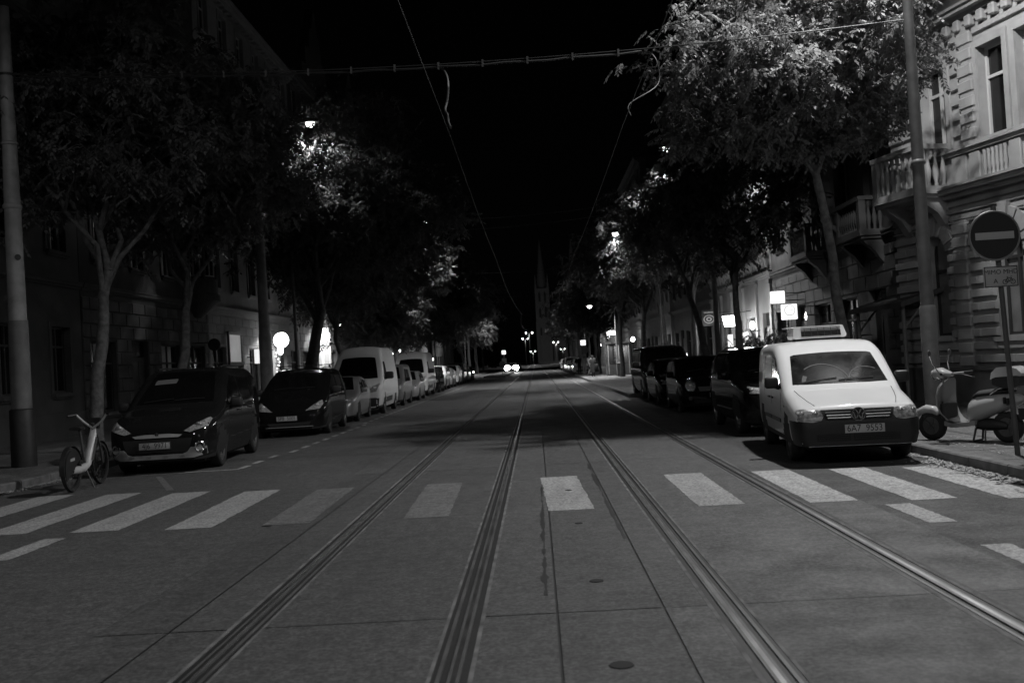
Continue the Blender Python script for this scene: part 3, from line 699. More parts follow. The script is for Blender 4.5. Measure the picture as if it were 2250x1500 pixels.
box = Shell(4.9, 1.91, [(0, .6), (.03, .82), (.08, .96), (.2, 1.02), (.7, 1.14), (.78, 1.18), (1.5, 1.72), (1.75, 1.88), (2.1, 1.93), (4.6, 1.93), (4.85, 1.86), (4.9, 1.5)],
            [(0, .9), (.7, 1.05), (4.9, 1.1)], [(0, .82), (.05, .89), (.12, .94), (.25, .97), (.5, .99), (.8, 1), (4.6, 1), (4.9, .95)], zb=.24, tumble=.10, rr=.12)
tall = Shell(5.5, 2.03, [(0, .6), (.03, .84), (.08, .98), (.2, 1.06), (.6, 1.17), (.75, 1.25), (1.45, 1.95), (1.7, 2.2), (2.1, 2.44), (2.5, 2.52), (5.3, 2.52), (5.48, 2.44), (5.5, 2.0)],
             [(0, .95), (.7, 1.15), (5.5, 1.25)], [(0, .80), (.05, .87), (.12, .92), (.25, .96), (.5, .99), (.8, 1), (5.3, 1), (5.5, .97)], zb=.26, tumble=.07, rr=.15, crown=.05)
kan = Shell(4.2, 1.75, [(0, .55), (.03, .72), (.08, .84), (.2, .92), (.6, 1.02), (.85, 1.09), (.95, 1.14), (1.55, 1.6), (1.8, 1.78), (2.2, 1.83), (4.0, 1.82), (4.18, 1.7), (4.2, 1.3)],
            [(0, .8), (.6, .95), (1, 1.05), (4.2, 1.1)], [(0, .76), (.05, .85), (.12, .91), (.25, .955), (.5, .985), (.8, 1), (4, 1), (4.2, .94)], zb=.22, tumble=.12, rr=.13)
def simple(name, label, cat, loc, rz, paint, kind, group, plate_txt='', detail=True, extra=None):
    S = dict(
        hatch=(hatch, .31, (.85, 3.45), (1.14, 2.2), (2.9 + .75, 4.05), [[(1.4, .96), (2.35, 1.0), (2.32, 1.36), (2.1, 1.37), (1.75, 1.2)], [(2.45, 1.0), (3.3, 1.03), (3.15, 1.3), (2.42, 1.36)]],
               [[(.42, .64), (.80, .66), (.83, .76), (.74, .80), (.44, .70)]], [(-.36, .62), (.36, .62), (.38, .68), (-.38, .68)], [(-.55, .26), (.55, .26), (.58, .40), (-.58, .40)], .50, (1.5, .96)),
        suv=(suv, .36, (.9, 3.6), (1.32, 2.22), (3.9, 4.38), [[(1.6, 1.1), (2.5, 1.13), (2.48, 1.53), (2.2, 1.54), (1.9, 1.36)], [(2.6, 1.13), (3.5, 1.16), (3.4, 1.5), (2.57, 1.53)], [(3.58, 1.18), (4.05, 1.22), (3.85, 1.44), (3.5, 1.5)]],
             [[(.44, .78), (.80, .80), (.85, .90), (.80, .93), (.44, .86)]], [(-.40, .70), (.40, .70), (.42, .86), (-.42, .86)], [(-.6, .32), (.6, .32), (.62, .48), (-.62, .48)], .60, (1.7, 1.08)),
        mini=(mini, .31, (.75, 3.3), (1.04, 1.74), (3.4, 3.85), [[(1.3, 1.0), (2.2, 1.02), (2.18, 1.4), (1.8, 1.4)], [(2.3, 1.02), (3.2, 1.05), (3.1, 1.36), (2.28, 1.4)]],
              [arc(.58, .73, .13, .12, 0, 345, 23)], [(-.34, .58), (.34, .58), (.38, .70), (-.38, .70)], [(-.5, .26), (.5, .26), (.5, .36), (-.5, .36)], .47, (1.4, .98)),
        box=(box, .34, (.95, 3.95), (.80, 1.70), None, [[(1.0, 1.18), (1.95, 1.2), (1.93, 1.72), (1.6, 1.72)], [(2.1, 1.2), (3.2, 1.2), (3.2, 1.74), (2.1, 1.74)]],
             [[(.46, .80), (.84, .82), (.86, .96), (.80, 1.0), (.48, .92)]], [(-.42, .74), (.42, .74), (.44, .86), (-.44, .86)], [(-.6, .3), (.6, .3), (.62, .48), (-.62, .48)], .58, (1.25, 1.2, 1.3)),
        tall=(tall, .34, (.95, 4.4), (.78, 1.6), None, [[(1.0, 1.3), (1.95, 1.32), (1.95, 1.95), (1.55, 1.95)]],
              [[(.50, .80), (.80, .84), (.92, 1.12), (.86, 1.14), (.52, .92)]], [(-.44, .76), (.44, .76), (.46, .90), (-.46, .90)], [(-.7, .3), (.7, .3), (.8, .62), (-.8, .62)], .56, (1.3, 1.34, 1.6)),
        kangoo=(kan, .31, (.82, 3.5), (.97, 1.68), None, [[(1.15, 1.1), (2.1, 1.14), (2.08, 1.6), (1.75, 1.62)], [(2.2, 1.14), (3.1, 1.14), (3.1, 1.6), (2.2, 1.6)]],
                [[(.44, .70), (.78, .74), (.82, .88), (.76, .92), (.48, .80)]], [(-.36, .68), (.36, .68), (.38, .78), (-.38, .78)], [(-.55, .28), (.55, .28), (.58, .46), (-.58, .46)], .54, (1.3, 1.1, 1.1)),
    )[kind]
    sh, r, ysw, ws, rw, sw, heads, gr, it, pz, mi = S
    return car(name, label, cat, loc, rz, paint, sh, r, ysw, group, ws=ws, rear_ws=rw, sw=sw, heads=heads, grille=gr, intake=it, plate_=(pz, plate_txt, .18 if kind == 'mini' else 0), mir=mi, extra=extra, arch=detail, mirm='black_plastic' if cat == 'van' else paint)
GL, GR = 'cars parked along the left kerb', 'cars parked along the right kerb'
MPV.scale = (1.06,) * 3; ESP.scale = (1.03,) * 3
MPV['group'] = ESP['group'] = GL; VAN['group'] = GR
def chevron(t, sh):
    y = sh.yf(0, .66) - .015
    q = MB()
    for z in (.0, .05): q.prism([(-.08, .60 + z), (0, .64 + z), (.08, .60 + z), (.08, .625 + z), (0, .665 + z), (-.08, .625 + z)], y, y + .012)
    q.build('badge', 'chrome', t)
    for k in range(2): sh.front([(-.5, .29 + .05 * k), (.5, .29 + .05 * k), (.5, .302 + .05 * k), (-.5, .302 + .05 * k)], 'intake_bar', 'chrome', t, .014, .2)
C4 = simple('parked_car', 'silver hatchback squeezed between the black people carrier and the white panel van', 'car', (-6.72, 31.75, 0), rad(2), 'paint_silver', 'hatch', GL, '', extra=chevron)
def cladding(t, sh):
    sh.front([(-.86, .30), (.86, .30), (.9, .60), (.5, .62), (.45, .7), (-.45, .7), (-.5, .62), (-.9, .60)], 'bumper', 'bumper_grey', t, .012)
    for s in (1, -1): sh.side([(1.4, .42), (3.2, .42), (3.2, .62), (1.4, .60)], 'side_moulding', 'bumper_grey', t, s, .014)
MASTER = simple('panel_van', 'white high-roofed panel van with black bumper and side strips beside the lit entrance', 'van', (-6.72, 36.4, 0), rad(1.5), 'paint_white', 'tall', GL, '', extra=cladding)
MASTER.scale = (1, 1, 1)
KAN = simple('panel_van', 'small grey van tucked behind the white high-roofed van', 'van', (-6.75, 43.3, 0), rad(1), 'paint_grey', 'kangoo', GL)
SED = simple('parked_car', 'silver car with a low roof in front of the second tall white van', 'car', (-6.78, 49.2, 0), rad(1), 'paint_silver', 'hatch', GL)
TALL = copy_thing(MASTER, (-7.15, 55.5, 0), rad(.5), 'white tall van with a blank box roof, the farther of the two tall vans', GL)
DARKL = simple('parked_car', 'dark car tight behind the farther tall white van', 'car', (-7.0, 62.0, 0), 0, 'paint_graphite', 'hatch', GL)
WHITEL = simple('parked_car', 'white estate car, nearest of the pale cars beyond the tall white vans', 'car', (-7.2, 68.0, 0), 0, 'paint_white', 'suv', GL)
for src, x, y, lab in ((SED, -7.2, 74.2, 'silver car just behind the white estate car on the left'), (WHITEL, -7.25, 80.5, 'white car with bright roof behind the silver car on the left'),
                       (KAN, -7.25, 86.5, 'grey van sixth from the far end of the left row'), (SED, -7.25, 92.6, 'silver car near the far end of the left row'), (DARKL, -7.3, 98.4, 'dark car last in the left row before the tram island')):
    copy_thing(src, (x, y, 0), 0, lab, GL)
# right side
def suv_extra(t, sh):
    for s in (1, -1):
        q = MB(); q.tube([(s * (sh.hwt(y) - .02), y, sh.top(y) + .045) for y in (2.4, 2.7, 3.4, 3.9)], .02, 6); q.build('roof_rail', 'alloy', t, 40)
        seam(t, sh, [(1.5, .45), (1.48, .7), (1.5, 1.05)], s); seam(t, sh, [(2.55, .45), (2.55, 1.1)], s)
        q = MB(); q.tube([(s * (sh.hw(y, .46) + .01), y, .46) for y in (1.4, 2.0, 2.6, 3.1)], .014, 6); q.build('sill_trim', 'alloy', t)
    for k in range(4): sh.front([(-.38, .715 + .036 * k), (.38, .715 + .036 * k), (.38, .724 + .036 * k), (-.38, .724 + .036 * k)], 'grille_bar', 'alloy' if k == 3 else 'black_plastic', t, .014, .2)
SUV = simple('parked_car', 'black off-roader with roof rails parked right behind the white delivery van', 'car', (4.74, 18.6, 0), rad(-1), 'paint_black', 'suv', GR, '', extra=suv_extra)
def mini_extra(t, sh):
    for s in (1, -1):
        y = sh.yf(.58, .73); q = MB(); q.lathe([(.125, -.03), (.135, .012), (.15, .012), (.152, -.04)], 26, Tr(s * .58, y - .012, .73) @ Rz(s * rad(26)) @ Rx(rad(90))); q.build('headlight_ring', 'chrome', t, 40)
        q = MB(); q.lathe([(.05, -.02), (.055, .01), (.001, .014)], 18, Tr(s * .6, sh.yf(.6, .40) - .008, .40) @ Rx(rad(90))); q.build('fog_lamp', 'lens_dark', t, 40)
MINI = simple('parked_car', 'small black car with round headlights behind the black off-roader', 'car', (4.66, 26.75, 0), rad(-1), 'paint_black', 'mini', GR, '1AI  62', extra=mini_extra)
DARKR = simple('parked_car', 'low dark car half hidden behind the small round-eyed black car', 'car', (4.72, 31.6, 0), 0, 'paint_charcoal', 'hatch', GR)
def pale_roof(t, sh): sh.over([(-1, 1.95), (1, 1.95), (1, 4.6), (-1, 4.6)], 'roof_panel', 'paint_silver', t, .006, .2)
BOX = simple('passenger_van', 'dark boxy passenger van with a pale roof parked at the start of the tram stop', 'van', (4.62, 36.7, 0), 0, 'paint_charcoal', 'box', GR, '', extra=pale_roof)
BOX.location = (4.82, 36.4, 0)
for src, x, y, lab in ((WHITEL, 4.5, 98.5, 'pale estate car parked just past the waiting people'), (DARKL, 4.5, 105, 'dark car second beyond the waiting people'), (C4, 4.5, 111.5, 'silver hatchback third beyond the waiting people'),
                       (SED, 4.5, 119, 'silver car fourth beyond the waiting people'), (KAN, 4.5, 127, 'grey van far down the right kerb'), (DARKL, 4.5, 136, 'dark car far down the right kerb by the grey van'), (WHITEL, 4.5, 146, 'pale car last in the right-hand row')):
    copy_thing(src, (x, y, 0), 0, lab, GR)
# oncoming traffic with its headlights on, and cars across the square
def lit(t, sh):
    for o in list(t.children):
        if o.name.startswith('headlight') and not o.name.startswith('headlight_'):
            for p in o.children:
                p.data = p.data.copy(); p.data.materials[0] = MATS['lit_headlight']; p.scale = (1, 1, 1)
ONC = simple('oncoming_car', 'car coming towards the camera on the left track with both headlights glaring', 'car', (-3.9, 156, 0), 0, 'paint_grey', 'hatch', 'cars driving with headlights on', extra=lit)
for h in [c for c in ONC.children if c.name.split('.')[0] == 'headlight']:
    for p in h.children:
        me = p.data; c = sum((v.co for v in me.vertices), Vector()) / len(me.vertices)
        for v in me.vertices: v.co = c + (v.co - c) * 9  # bulbs enlarged so their glowing shape imitates headlight glare
ONC2 = copy_thing(DARKL, (-3.6, 176, 0), 0, 'dark car following the one with glaring headlights', 'cars waiting on the tram track')
for i in range(6):
    copy_thing((SED, DARKL, WHITEL)[i % 3], (-6.5 + i * 2.3 - (9 if i < 4 else -8), 300 + (i % 3) * 9, 0), 0, ('silver car', 'dark car', 'pale car')[i % 3] + (' on the left of the square before the church' if i < 3 else ' on the right of the square before the church'), 'cars across the square')
# ------------------------------------------------------------------ street trees
def tree_parts(seed, H, r0, fork, R, cz, rz_, lean=(0, 0), clumps=260, per=55, leaf=.13, limbs=6, spread=.4, kink=0, gap=-.12):
    """Tapered trunk with limbs and a crown of many small drooping leaves."""
    r = random.Random(seed); T = MB(); tips = []
    top = Vector((lean[0], lean[1], fork))
    path = [Vector((0, 0, -.05))]
    for i in range(1, 8):
        f = i / 7; path.append(Vector((lean[0] * f ** 1.3 + r.uniform(-.05, .05) + kink * math.sin(f * PI * 1.6), lean[1] * f + r.uniform(-.05, .05), fork * f)))
    top = path[-1]
    T.tube(path, [r0 * (1.25 if i == 0 else 1.0 - .35 * i / 7) for i in range(8)], 10)
    C = Vector((lean[0] * 1.5, lean[1] * 1.5, cz))
    def branch(a, b, ra, rb, sag, n=5):
        p = []
        for i in range(n + 1):
            f = i / n; q = a.lerp(b, f); q += Vector((r.uniform(-1, 1), r.uniform(-1, 1), r.uniform(-.6, .6))) * (b - a).length * .05 * (1 if 0 < i < n else 0)
            q.z += sag * math.sin(f * PI); p.append(q)
        T.tube(p, [ra + (rb - ra) * i / n for i in range(n + 1)], 6 if ra < .05 else 8); return p
    leader = branch(top, C + Vector((0, 0, rz_ * .75)), r0 * .55, .015, 0, 7)
    for k in range(limbs):
        a = 2 * PI * k / limbs + r.uniform(-.4, .4)
        st = path[-1 - (k % 2)] if k % 3 else leader[1]
        e = C + Vector((math.cos(a) * R * r.uniform(.55, .85), math.sin(a) * R * r.uniform(.55, .85), rz_ * r.uniform(-.55, .5)))
        p = branch(st, e, r0 * .42, .02, (e - st).length * .12, 6); tips.append(e)
        for j in range(4):
            s = p[2 + j]; d = Vector((math.cos(a + r.uniform(-1.3, 1.3)), math.sin(a + r.uniform(-1.3, 1.3)), r.uniform(-.35, .8)))
            e2 = s + d * R * r.uniform(.3, .55); q = branch(s, e2, .03, .008, .1, 4); tips.append(e2)
            for _ in range(2):
                e3 = q[3] + Vector((r.uniform(-1, 1), r.uniform(-1, 1), r.uniform(-.5, .6))) * R * .3; branch(q[2], e3, .012, .005, .03, 3); tips.append(e3)
    for k in range(5):
        s = leader[2 + k]; a = r.uniform(0, 6.3); e = s + Vector((math.cos(a), math.sin(a), r.uniform(.2, .7))) * R * .5; branch(s, e, .03, .008, .1, 4); tips.append(e)
    L = MB(); n = 0; off = Vector((seed * 3.7, seed * 1.3, 0)); tries = 0
    cs = [t for t in tips if True]
    while n < clumps and tries < clumps * 30:
        tries += 1
        if cs and n < len(tips): c = tips[n] + Vector((r.gauss(0, .15), r.gauss(0, .15), r.gauss(0, .15)))
        else:
            d = Vector((r.gauss(0, 1), r.gauss(0, 1), r.gauss(0, 1))).normalized(); m = r.random() ** .42
            wob = 1 + .38 * noise.noise(d * 1.9 + off)
            c = C + Vector((d.x * R, d.y * R, d.z * rz_)) * m * wob
            if d.z < -.2: c.z += (C.z - c.z) * .25
            if noise.noise(c * .8 + off) < gap: continue
        n += 1; cr = r.uniform(.2, .46)
        for _ in range(max(2, int(per * r.uniform(.6, 1.3) / 8))):      # drooping sprays of paired leaflets
            p = c + Vector((r.gauss(0, 1), r.gauss(0, 1), r.gauss(0, .6))) * cr * .6
            a = r.uniform(0, 6.3); dr = r.uniform(-1.0, .25); ax = Vector((math.cos(a) * math.cos(dr), math.sin(a) * math.cos(dr), math.sin(dr)))
            sd = ax.cross(Vector((0, 0, 1))).normalized(); sd = (sd + Vector((0, 0, r.uniform(-.35, .35)))).normalized(); ln = leaf * r.uniform(2.2, 3.2)
            for k in range(9):
                f = k / 9; q = p + ax * ln * f - Vector((0, 0, .35 * ln * f * f)); sg = 1 if k % 2 else -1
                u = (ax * (.45 + (1.2 if k == 8 else 0)) + sd * sg * (.9 if k < 8 else 0) + Vector((0, 0, -.3 - .5 * f)) + Vector((r.uniform(-.2, .2), r.uniform(-.2, .2), r.uniform(-.2, .2)))).normalized()
                nrm = u.cross(ax if k < 8 else sd); w_ = nrm.cross(u)
                w_ = w_.normalized() if w_.length > .01 else sd
                l = leaf * r.uniform(.75, 1.2); w = l * r.uniform(.26, .36); m = q + u * l * .45; tip = q + u * l + Vector((0, 0, -l * .15))
                L.add([q, m + w_ * w, tip, m - w_ * w], [(0, 1, 2), (0, 2, 3)])
    return T, L
def tree(name, label, loc, rz, seed, trunk='bark', leafm='leaf', group='trees along the street', **k):
    t = empty(name, loc, rz, label, 'tree', group)
    T, L = tree_parts(seed, **k)
    T.build('trunk', trunk, t, 60, fix=False); L.build('crown', leafm, t, fix=False)
    return t
GTR, GTL = 'trees along the right pavement', 'trees along the left pavement'
TR1 = tree('street_tree', 'tall tree with brightly lit leafy crown above the white delivery van', (6.65, 21.2, .12), 0, 4, group=GTR, H=10, r0=.12, fork=5.9, R=2.8, cz=7.3, rz_=2.5, lean=(-.62, 0), clumps=640, per=110, leaf=.105, limbs=9, gap=-.03)
TL1 = tree('street_tree', 'pale-trunked tree nearest on the left beside the black-footed mast', (-10.35, 23.0, .12), 0, 9, group=GTL, H=9, r0=.17, fork=4.2, R=3.7, cz=7.7, rz_=2.9, lean=(.45, .1), clumps=640, per=90, leaf=.12, limbs=7, gap=-.05)
TR2 = tree('street_tree', 'forked tree standing between the lit lantern and the oval hanging sign', (7.1, 34.9, .12), .5, 14, 'bark_dark', 'leaf_dark', GTR, H=9, r0=.15, fork=4.1, R=2.9, cz=7.0, rz_=2.5, lean=(0, 0), clumps=300, per=60, leaf=.16, limbs=7)
TR3 = tree('street_tree', 'dark tree leaning left over the small round-eyed black car', (6.95, 39.6, .12), 0, 21, 'bark_dark', 'leaf_dark', GTR, H=9, r0=.16, fork=4.3, R=2.15, cz=6.8, rz_=2.4, lean=(-.8, .2), clumps=240, per=55, leaf=.17, limbs=6)
TL3 = tree('street_tree', 'thick dark tree with a huge crown around the glowing street lamp', (-9.7, 41.3, .12), 0, 33, 'bark_dark', 'leaf_dark', GTL, H=12, r0=.30, fork=4.2, R=5.2, cz=8.9, rz_=4.3, lean=(.9, 0), clumps=1150, per=75, leaf=.17, limbs=10)
TL4 = tree('street_tree', 'tree with a crooked trunk in front of the lit entrance', (-9.6, 49.0, .12), 0, 45, 'bark_dark', 'leaf_dark', GTL, H=8, r0=.16, fork=3.6, R=2.8, cz=6.6, rz_=2.4, lean=(.1, 0), clumps=280, per=55, leaf=.18, limbs=7, kink=.28)
TS = tree('street_tree', 'young tree with a lamplit crown over the first pale cars on the left', (-9.4, 66, .12), 0, 51, 'bark', 'leaf_mid', GTL, H=6, r0=.09, fork=2.6, R=2.3, cz=4.6, rz_=2.0, clumps=230, per=48, leaf=.2, limbs=6)
for src, loc, rz, lab, g, s in (
        (TL1, (-10.3, 28.4, .12), .5, 'dark-trunked tree second from the near left end of the row', GTL, .98),
        (TL3, (-10.3, 59.5, .12), 1.0, 'big dark tree behind the farther of the two tall vans', GTL, .95),
        (TS, (-9.4, 57.5, .12), 2.0, 'young tree rising behind the high-roofed white van', GTL, .95),
        (TL3, (-10, 74.5, .12), 4.0, 'big dark tree beside the silver cars in the left row', GTL, 1.0),
        (TS, (-8.9, 83, .12), 3.0, 'young tree halfway down the left row', GTL, 1.2),
        (TL3, (-10, 92, .12), 1.2, 'big dark tree near the far end of the left parking row', GTL, 1.0),
        (TR2, (-9.2, 100, .12), 2.2, 'forked tree at the end of the left parking row', GTL, 1.0),
        (TL3, (-10.2, 112, .12), 5.2, 'big dark tree behind the tram platform', GTL, 1.0),
        (TL4, (-9.4, 125, .12), .7, 'crooked tree halfway along the tram platform', GTL, 1.4),
        (TR2, (-9.4, 140, .12), 4.4, 'forked tree near the far end of the tram platform', GTL, 1.4),
        (TS, (-9.6, 158, .12), 3.1, 'young tree beyond the oncoming headlights', GTL, 1.5),
        (TR2, (-9.6, 180, .12), 5.5, 'forked tree last on the left before the square', GTL, 1.2),
        (TR2, (7.6, 47.5, .12), 2.4, 'tall dark tree right behind the boxy passenger van', GTR, 1.12),
        (TR3, (7.3, 54.5, .12), 1.1, 'dark tree at the tram stop, first beyond the boxy van', GTR, 1.2),
        (TL4, (6.9, 63.5, .12), 1.9, 'crooked tree by the lamp halfway down the right side', GTR, 1.25),
        (TR2, (6.2, 72.5, .12), 4.1, 'forked tree in front of the lit shop sign at the tram stop', GTR, 1.2),
        (TR3, (6.3, 82, .12), 2.9, 'dark tree behind the waiting people', GTR, 1.3),
        (TS, (5.9, 92, .12), .4, 'young tree with a lit crown at the end of the tram stop', GTR, 1.35),
        (TR2, (6.2, 103, .12), 1.4, 'forked tree over the cars past the tram stop', GTR, 1.3),
        (TL4, (6.2, 115, .12), 4.9, 'crooked tree over the middle of the far right row of cars', GTR, 1.15),
        (TR3, (6.2, 128, .12), 5.7, 'dark tree near the end of the far right row of cars', GTR, 1.1),
        (TR2, (6.0, 145, .12), 2.0, 'forked tree last over the far right row of cars', GTR, 1.2),
        (TS, (6.0, 165, .12), 1.0, 'young tree before the church on the right', GTR, 1.6),
        (TR2, (6.3, 190, .12), 3.3, 'forked tree farthest on the right before the church', GTR, 1.3)):
    copy_thing(src, loc, rz, lab, g, s)
# ------------------------------------------------------------------ buildings
# local frame: x along the facade, y into the house, z up; the facade faces -y
def minus(iv, cuts):
    out = [iv]
    for a, b in cuts:
        nx = []
        for p, q in out:
            if b <= p or a >= q: nx.append((p, q)); continue
            if a > p: nx.append((p, a))
            if b < q: nx.append((b, q))
        out = nx
    return [(p, q) for p, q in out if q - p > .03]
def wall_mesh(L, H, ops, depth=.26, back=11):
    """Front wall with real openings and reveals, plain sides and back. ops: (x0,x1,z0,z1,arched)."""
    xs = sorted({0, L} | {o[0] for o in ops} | {o[1] for o in ops}); zs = sorted({0, H} | {o[2] for o in ops} | {o[3] for o in ops}); m = MB()
    for i in range(len(xs) - 1):
        for j in range(len(zs) - 1):
            cx, cz = (xs[i] + xs[i + 1]) / 2, (zs[j] + zs[j + 1]) / 2
            if any(o[0] < cx < o[1] and o[2] < cz < o[3] for o in ops): continue
            m.quad((xs[i], 0, zs[j]), (xs[i + 1], 0, zs[j]), (xs[i + 1], 0, zs[j + 1]), (xs[i], 0, zs[j + 1]))
    for x0, x1, z0, z1, *ar in ops:
        m.quad((x0, 0, z0), (x0, depth, z0), (x0, depth, z1), (x0, 0, z1)); m.quad((x1, 0, z0), (x1, 0, z1), (x1, depth, z1), (x1, depth, z0))
        m.quad((x0, 0, z0), (x1, 0, z0), (x1, depth, z0), (x0, depth, z0)); m.quad((x0, 0, z1), (x0, depth, z1), (x1, depth, z1), (x1, 0, z1))
        if ar and ar[0]:
            r = (x1 - x0) / 2; cx = (x0 + x1) / 2; rise = r * ar[0]
            a = [(cx + r * math.cos(PI * k / 12), z1 - rise + rise * math.sin(PI * k / 12)) for k in range(13)]
            m.prism([(x1, z1)] + a[:7], .004, depth); m.prism([(x0, z1)] + a[6:][::-1], .004, depth)
    m.quad((0, 0, 0), (0, back, 0), (0, back, H), (0, 0, H)); m.quad((L, 0, 0), (L, 0, H), (L, back, H), (L, back, 0)); m.quad((0, back, 0), (L, back, 0), (L, back, H), (0, back, H)); m.quad((0, 0, H), (L, 0, H), (L, back, H), (0, back, H))
    return m
def moulding(m, x0, x1, z, prof, cuts=()):
    """prof: list of (out, dz0, dz1) steps."""
    for o, a, b in prof:
        for p, q in minus((x0, x1), cuts): m.box(p, q, -o, .0, z + a, z + b)
CORN = [(.12, -.42, -.3), (.22, -.3, -.2), (.40, -.2, -.06), (.46, -.06, .04), (.5, .04, .1)]
STRING = [(.06, -.14, -.06), (.13, -.06, .04), (.16, .04, .09)]
def rustic(m, x0, x1, z0, z1, ch, bl, ops, out=.035, gap=.03):
    z = z0; k = 0
    while z < z1 - .1:
        t = min(z1, z + ch); cuts = [(o[0] - .02, o[1] + .02) for o in ops if o[2] < t - .05 and o[3] > z + .05]
        x = x0 - (bl * .5 if k % 2 else 0); 
        while x < x1:
            a, b = max(x0, x), min(x1, x + bl)
            for p, q in minus((a + .012, b - .012), cuts):
                c = .022
                m.add([(p, 0, z + gap), (q, 0, z + gap), (q, 0, t), (p, 0, t), (p + c, -out, z + gap + c), (q - c, -out, z + gap + c), (q - c, -out, t - c), (p + c, -out, t - c)], [(4, 5, 6, 7), (0, 1, 5, 4), (1, 2, 6, 5), (2, 3, 7, 6), (3, 0, 4, 7)])
            x += bl
        z = t; k += 1
WIN = {}
def window(par, x, z, w, h, style='plain', surround='stone_pale', frame='frame_white', glass='glass_window', arch=0, dy=.2):
    key = (round(w, 2), round(h, 2), style, surround, frame, glass, arch)
    if key in WIN: o = copy_tree(WIN[key], par); o.location = (x, 0, z); return o
    s = MB(); b = w / 2
    s.box(-b - .12, b + .12, -.14, .02, -.13, -.03); s.box(-b - .06, b + .06, -.07, .02, -.2, -.131)
    if style != 'bare':
        s.box(-b - .15, -b - .004, -.05, .015, -.028, h + .0); s.box(b + .004, b + .15, -.05, .015, -.028, h + .0)
        if not arch: s.box(-b - .15, b + .15, -.052, .015, h + .001, h + .16)
    if style in ('hood', 'pediment', 'segment'):
        s.box(-b - .22, b + .22, -.10, .015, h + .162, h + .24); s.box(-b - .3, b + .3, -.22, .015, h + .241, h + .33)
        for q in (-1, 1): s.box(q * (b + .12) - .07, q * (b + .12) + .07, -.17, -.053, h - .3, h + .161)
    if style == 'pediment': s.prism([(-b - .3, h + .331), (b + .3, h + .331), (0, h + .33 + w * .36)], -.2, .015); s.prism([(-b - .16, h + .37), (b + .16, h + .37), (0, h + .33 + w * .25)], -.215, -.19)
    if style == 'segment': s.prism([(-b - .3, h + .331)] + [(math.cos(PI * k / 10) * -(b + .28), h + .33 + math.sin(PI * k / 10) * w * .3) for k in range(1, 10)] + [(b + .3, h + .331)], -.2, .015)
    if arch:
        r = w / 2; zc = h - r * arch
        for k in range(9):
            a0, a1 = PI * k / 9 + .015, PI * (k + 1) / 9 - .015; R = r + (.34 if k != 4 else .46); ri = r + .012
            s.prism([(ri * math.cos(a0), zc + ri * arch * math.sin(a0)), (R * math.cos(a0), zc + R * arch * math.sin(a0)), (R * math.cos(a1), zc + R * arch * math.sin(a1)), (ri * math.cos(a1), zc + ri * arch * math.sin(a1))], -.10 - (.06 if k == 4 else .02 * (k % 2)), .01)
    o = s.build('window', surround, par)
    f = MB(); t = .06; y0, y1 = dy - .05, dy + .012
    top = h
    f.box(-b + .002, -b + t, y0, y1, .002, top); f.box(b - t, b - .002, y0, y1, .002, top); f.box(-b + t, b - t, y0, y1, .002, t); f.box(-b + t, b - t, y0, y1, top - t, top - .002)
    if w > .85:
        f.box(-.035, .035, y0 - .006, y1, t, top - t); f.box(-b + t, -.036, y0 - .003, y1, h * .68, h * .68 + .07); f.box(.036, b - t, y0 - .003, y1, h * .68, h * .68 + .07)
    else: f.box(-b + t, b - t, y0 - .003, y1, h * .64, h * .64 + .07)
    f.build('frame', frame, o)
    g = MB(); g.quad((-b + .01, dy, .01), (b - .01, dy, .01), (b - .01, dy, h - .01), (-b + .01, dy, h - .01)); g.build('pane', glass, o, fix=False)
    o.location = (x, 0, z); WIN[key] = o; return o
def door(par, x, w, h, m='wood_dark'):
    d = MB(); d.box(-w / 2, w / 2, .14, .2, .02, h - .6)
    for s in (-1, 1):
        for a, b in ((.15, .9), (1.0, h - .75)): d.box(s * w * .25 - w * .17, s * w * .25 + w * .17, .125, .14, a, b)
    o = d.build('door', m, par); g = MB(); g.box(-w / 2, w / 2, .16, .18, h - .58, h - .02); g.build('fanlight', 'glass_window', o); q = MB(); q.tube([(.06, .12, 1.0), (.06, .08, 1.05), (.06, .08, 1.2), (.06, .12, 1.25)], .012, 6); q.build('handle', 'chrome', o)
    o.location = (x, 0, 0); return o
def balcony(par, x0, x1, z, out=.95, m='stone_mid', solid=False):
    b = MB(); b.box(x0, x1, -out, -.01, z, z + .18); b.box(x0 + .06, x1 - .06, -out + .06, -.01, z - .09, z - .002)
    for x in (x0 + .25, x1 - .25):
        b.prism([(0, 0), (.0, -.75), (.12, -.62), (.3, -.34), (out * .75, -.12), (out * .85, 0)], -.12, .12, Tr(x, 0, z - .092) @ Rz(rad(-90)))
    o = b.build('balcony', m, par)
    r = MB(); t = z + .18
    for x in (x0 + .02, x1 - .22): r.box(x, x + .2, -out + .02, -out + .22, t + .001, t + .86)
    r.box(x0, x1, -out, -out + .24, t + .861, t + .98); r.box(x0, x0 + .22, -out + .241, -.01, t + .861, t + .98); r.box(x1 - .22, x1, -out + .241, -.01, t + .861, t + .98)
    r.build('rail', m, o)
    pr = [(.05, 0), (.05, .06), (.035, .1), (.07, .28), (.075, .36), (.035, .58), (.03, .68), (.05, .74), (.05, .858)]
    bal = None
    n = max(2, int((x1 - x0 - .44) / .2)); pos = [(x0 + .22 + (x1 - x0 - .44) * (k + .5) / n, -out + .12) for k in range(n)] + [(s, -out + .24 + (out - .25) * (k + .5) / 3) for s in (x0 + .11, x1 - .11) for k in range(3)]
    for px, py in pos:
        if bal is None: q = MB(); q.lathe(pr, 10); bal = q.build('baluster', m, o, 50); c = bal
        else: c = copy_tree(bal, o)
        c.location = (px, py, t + .001)
    return o
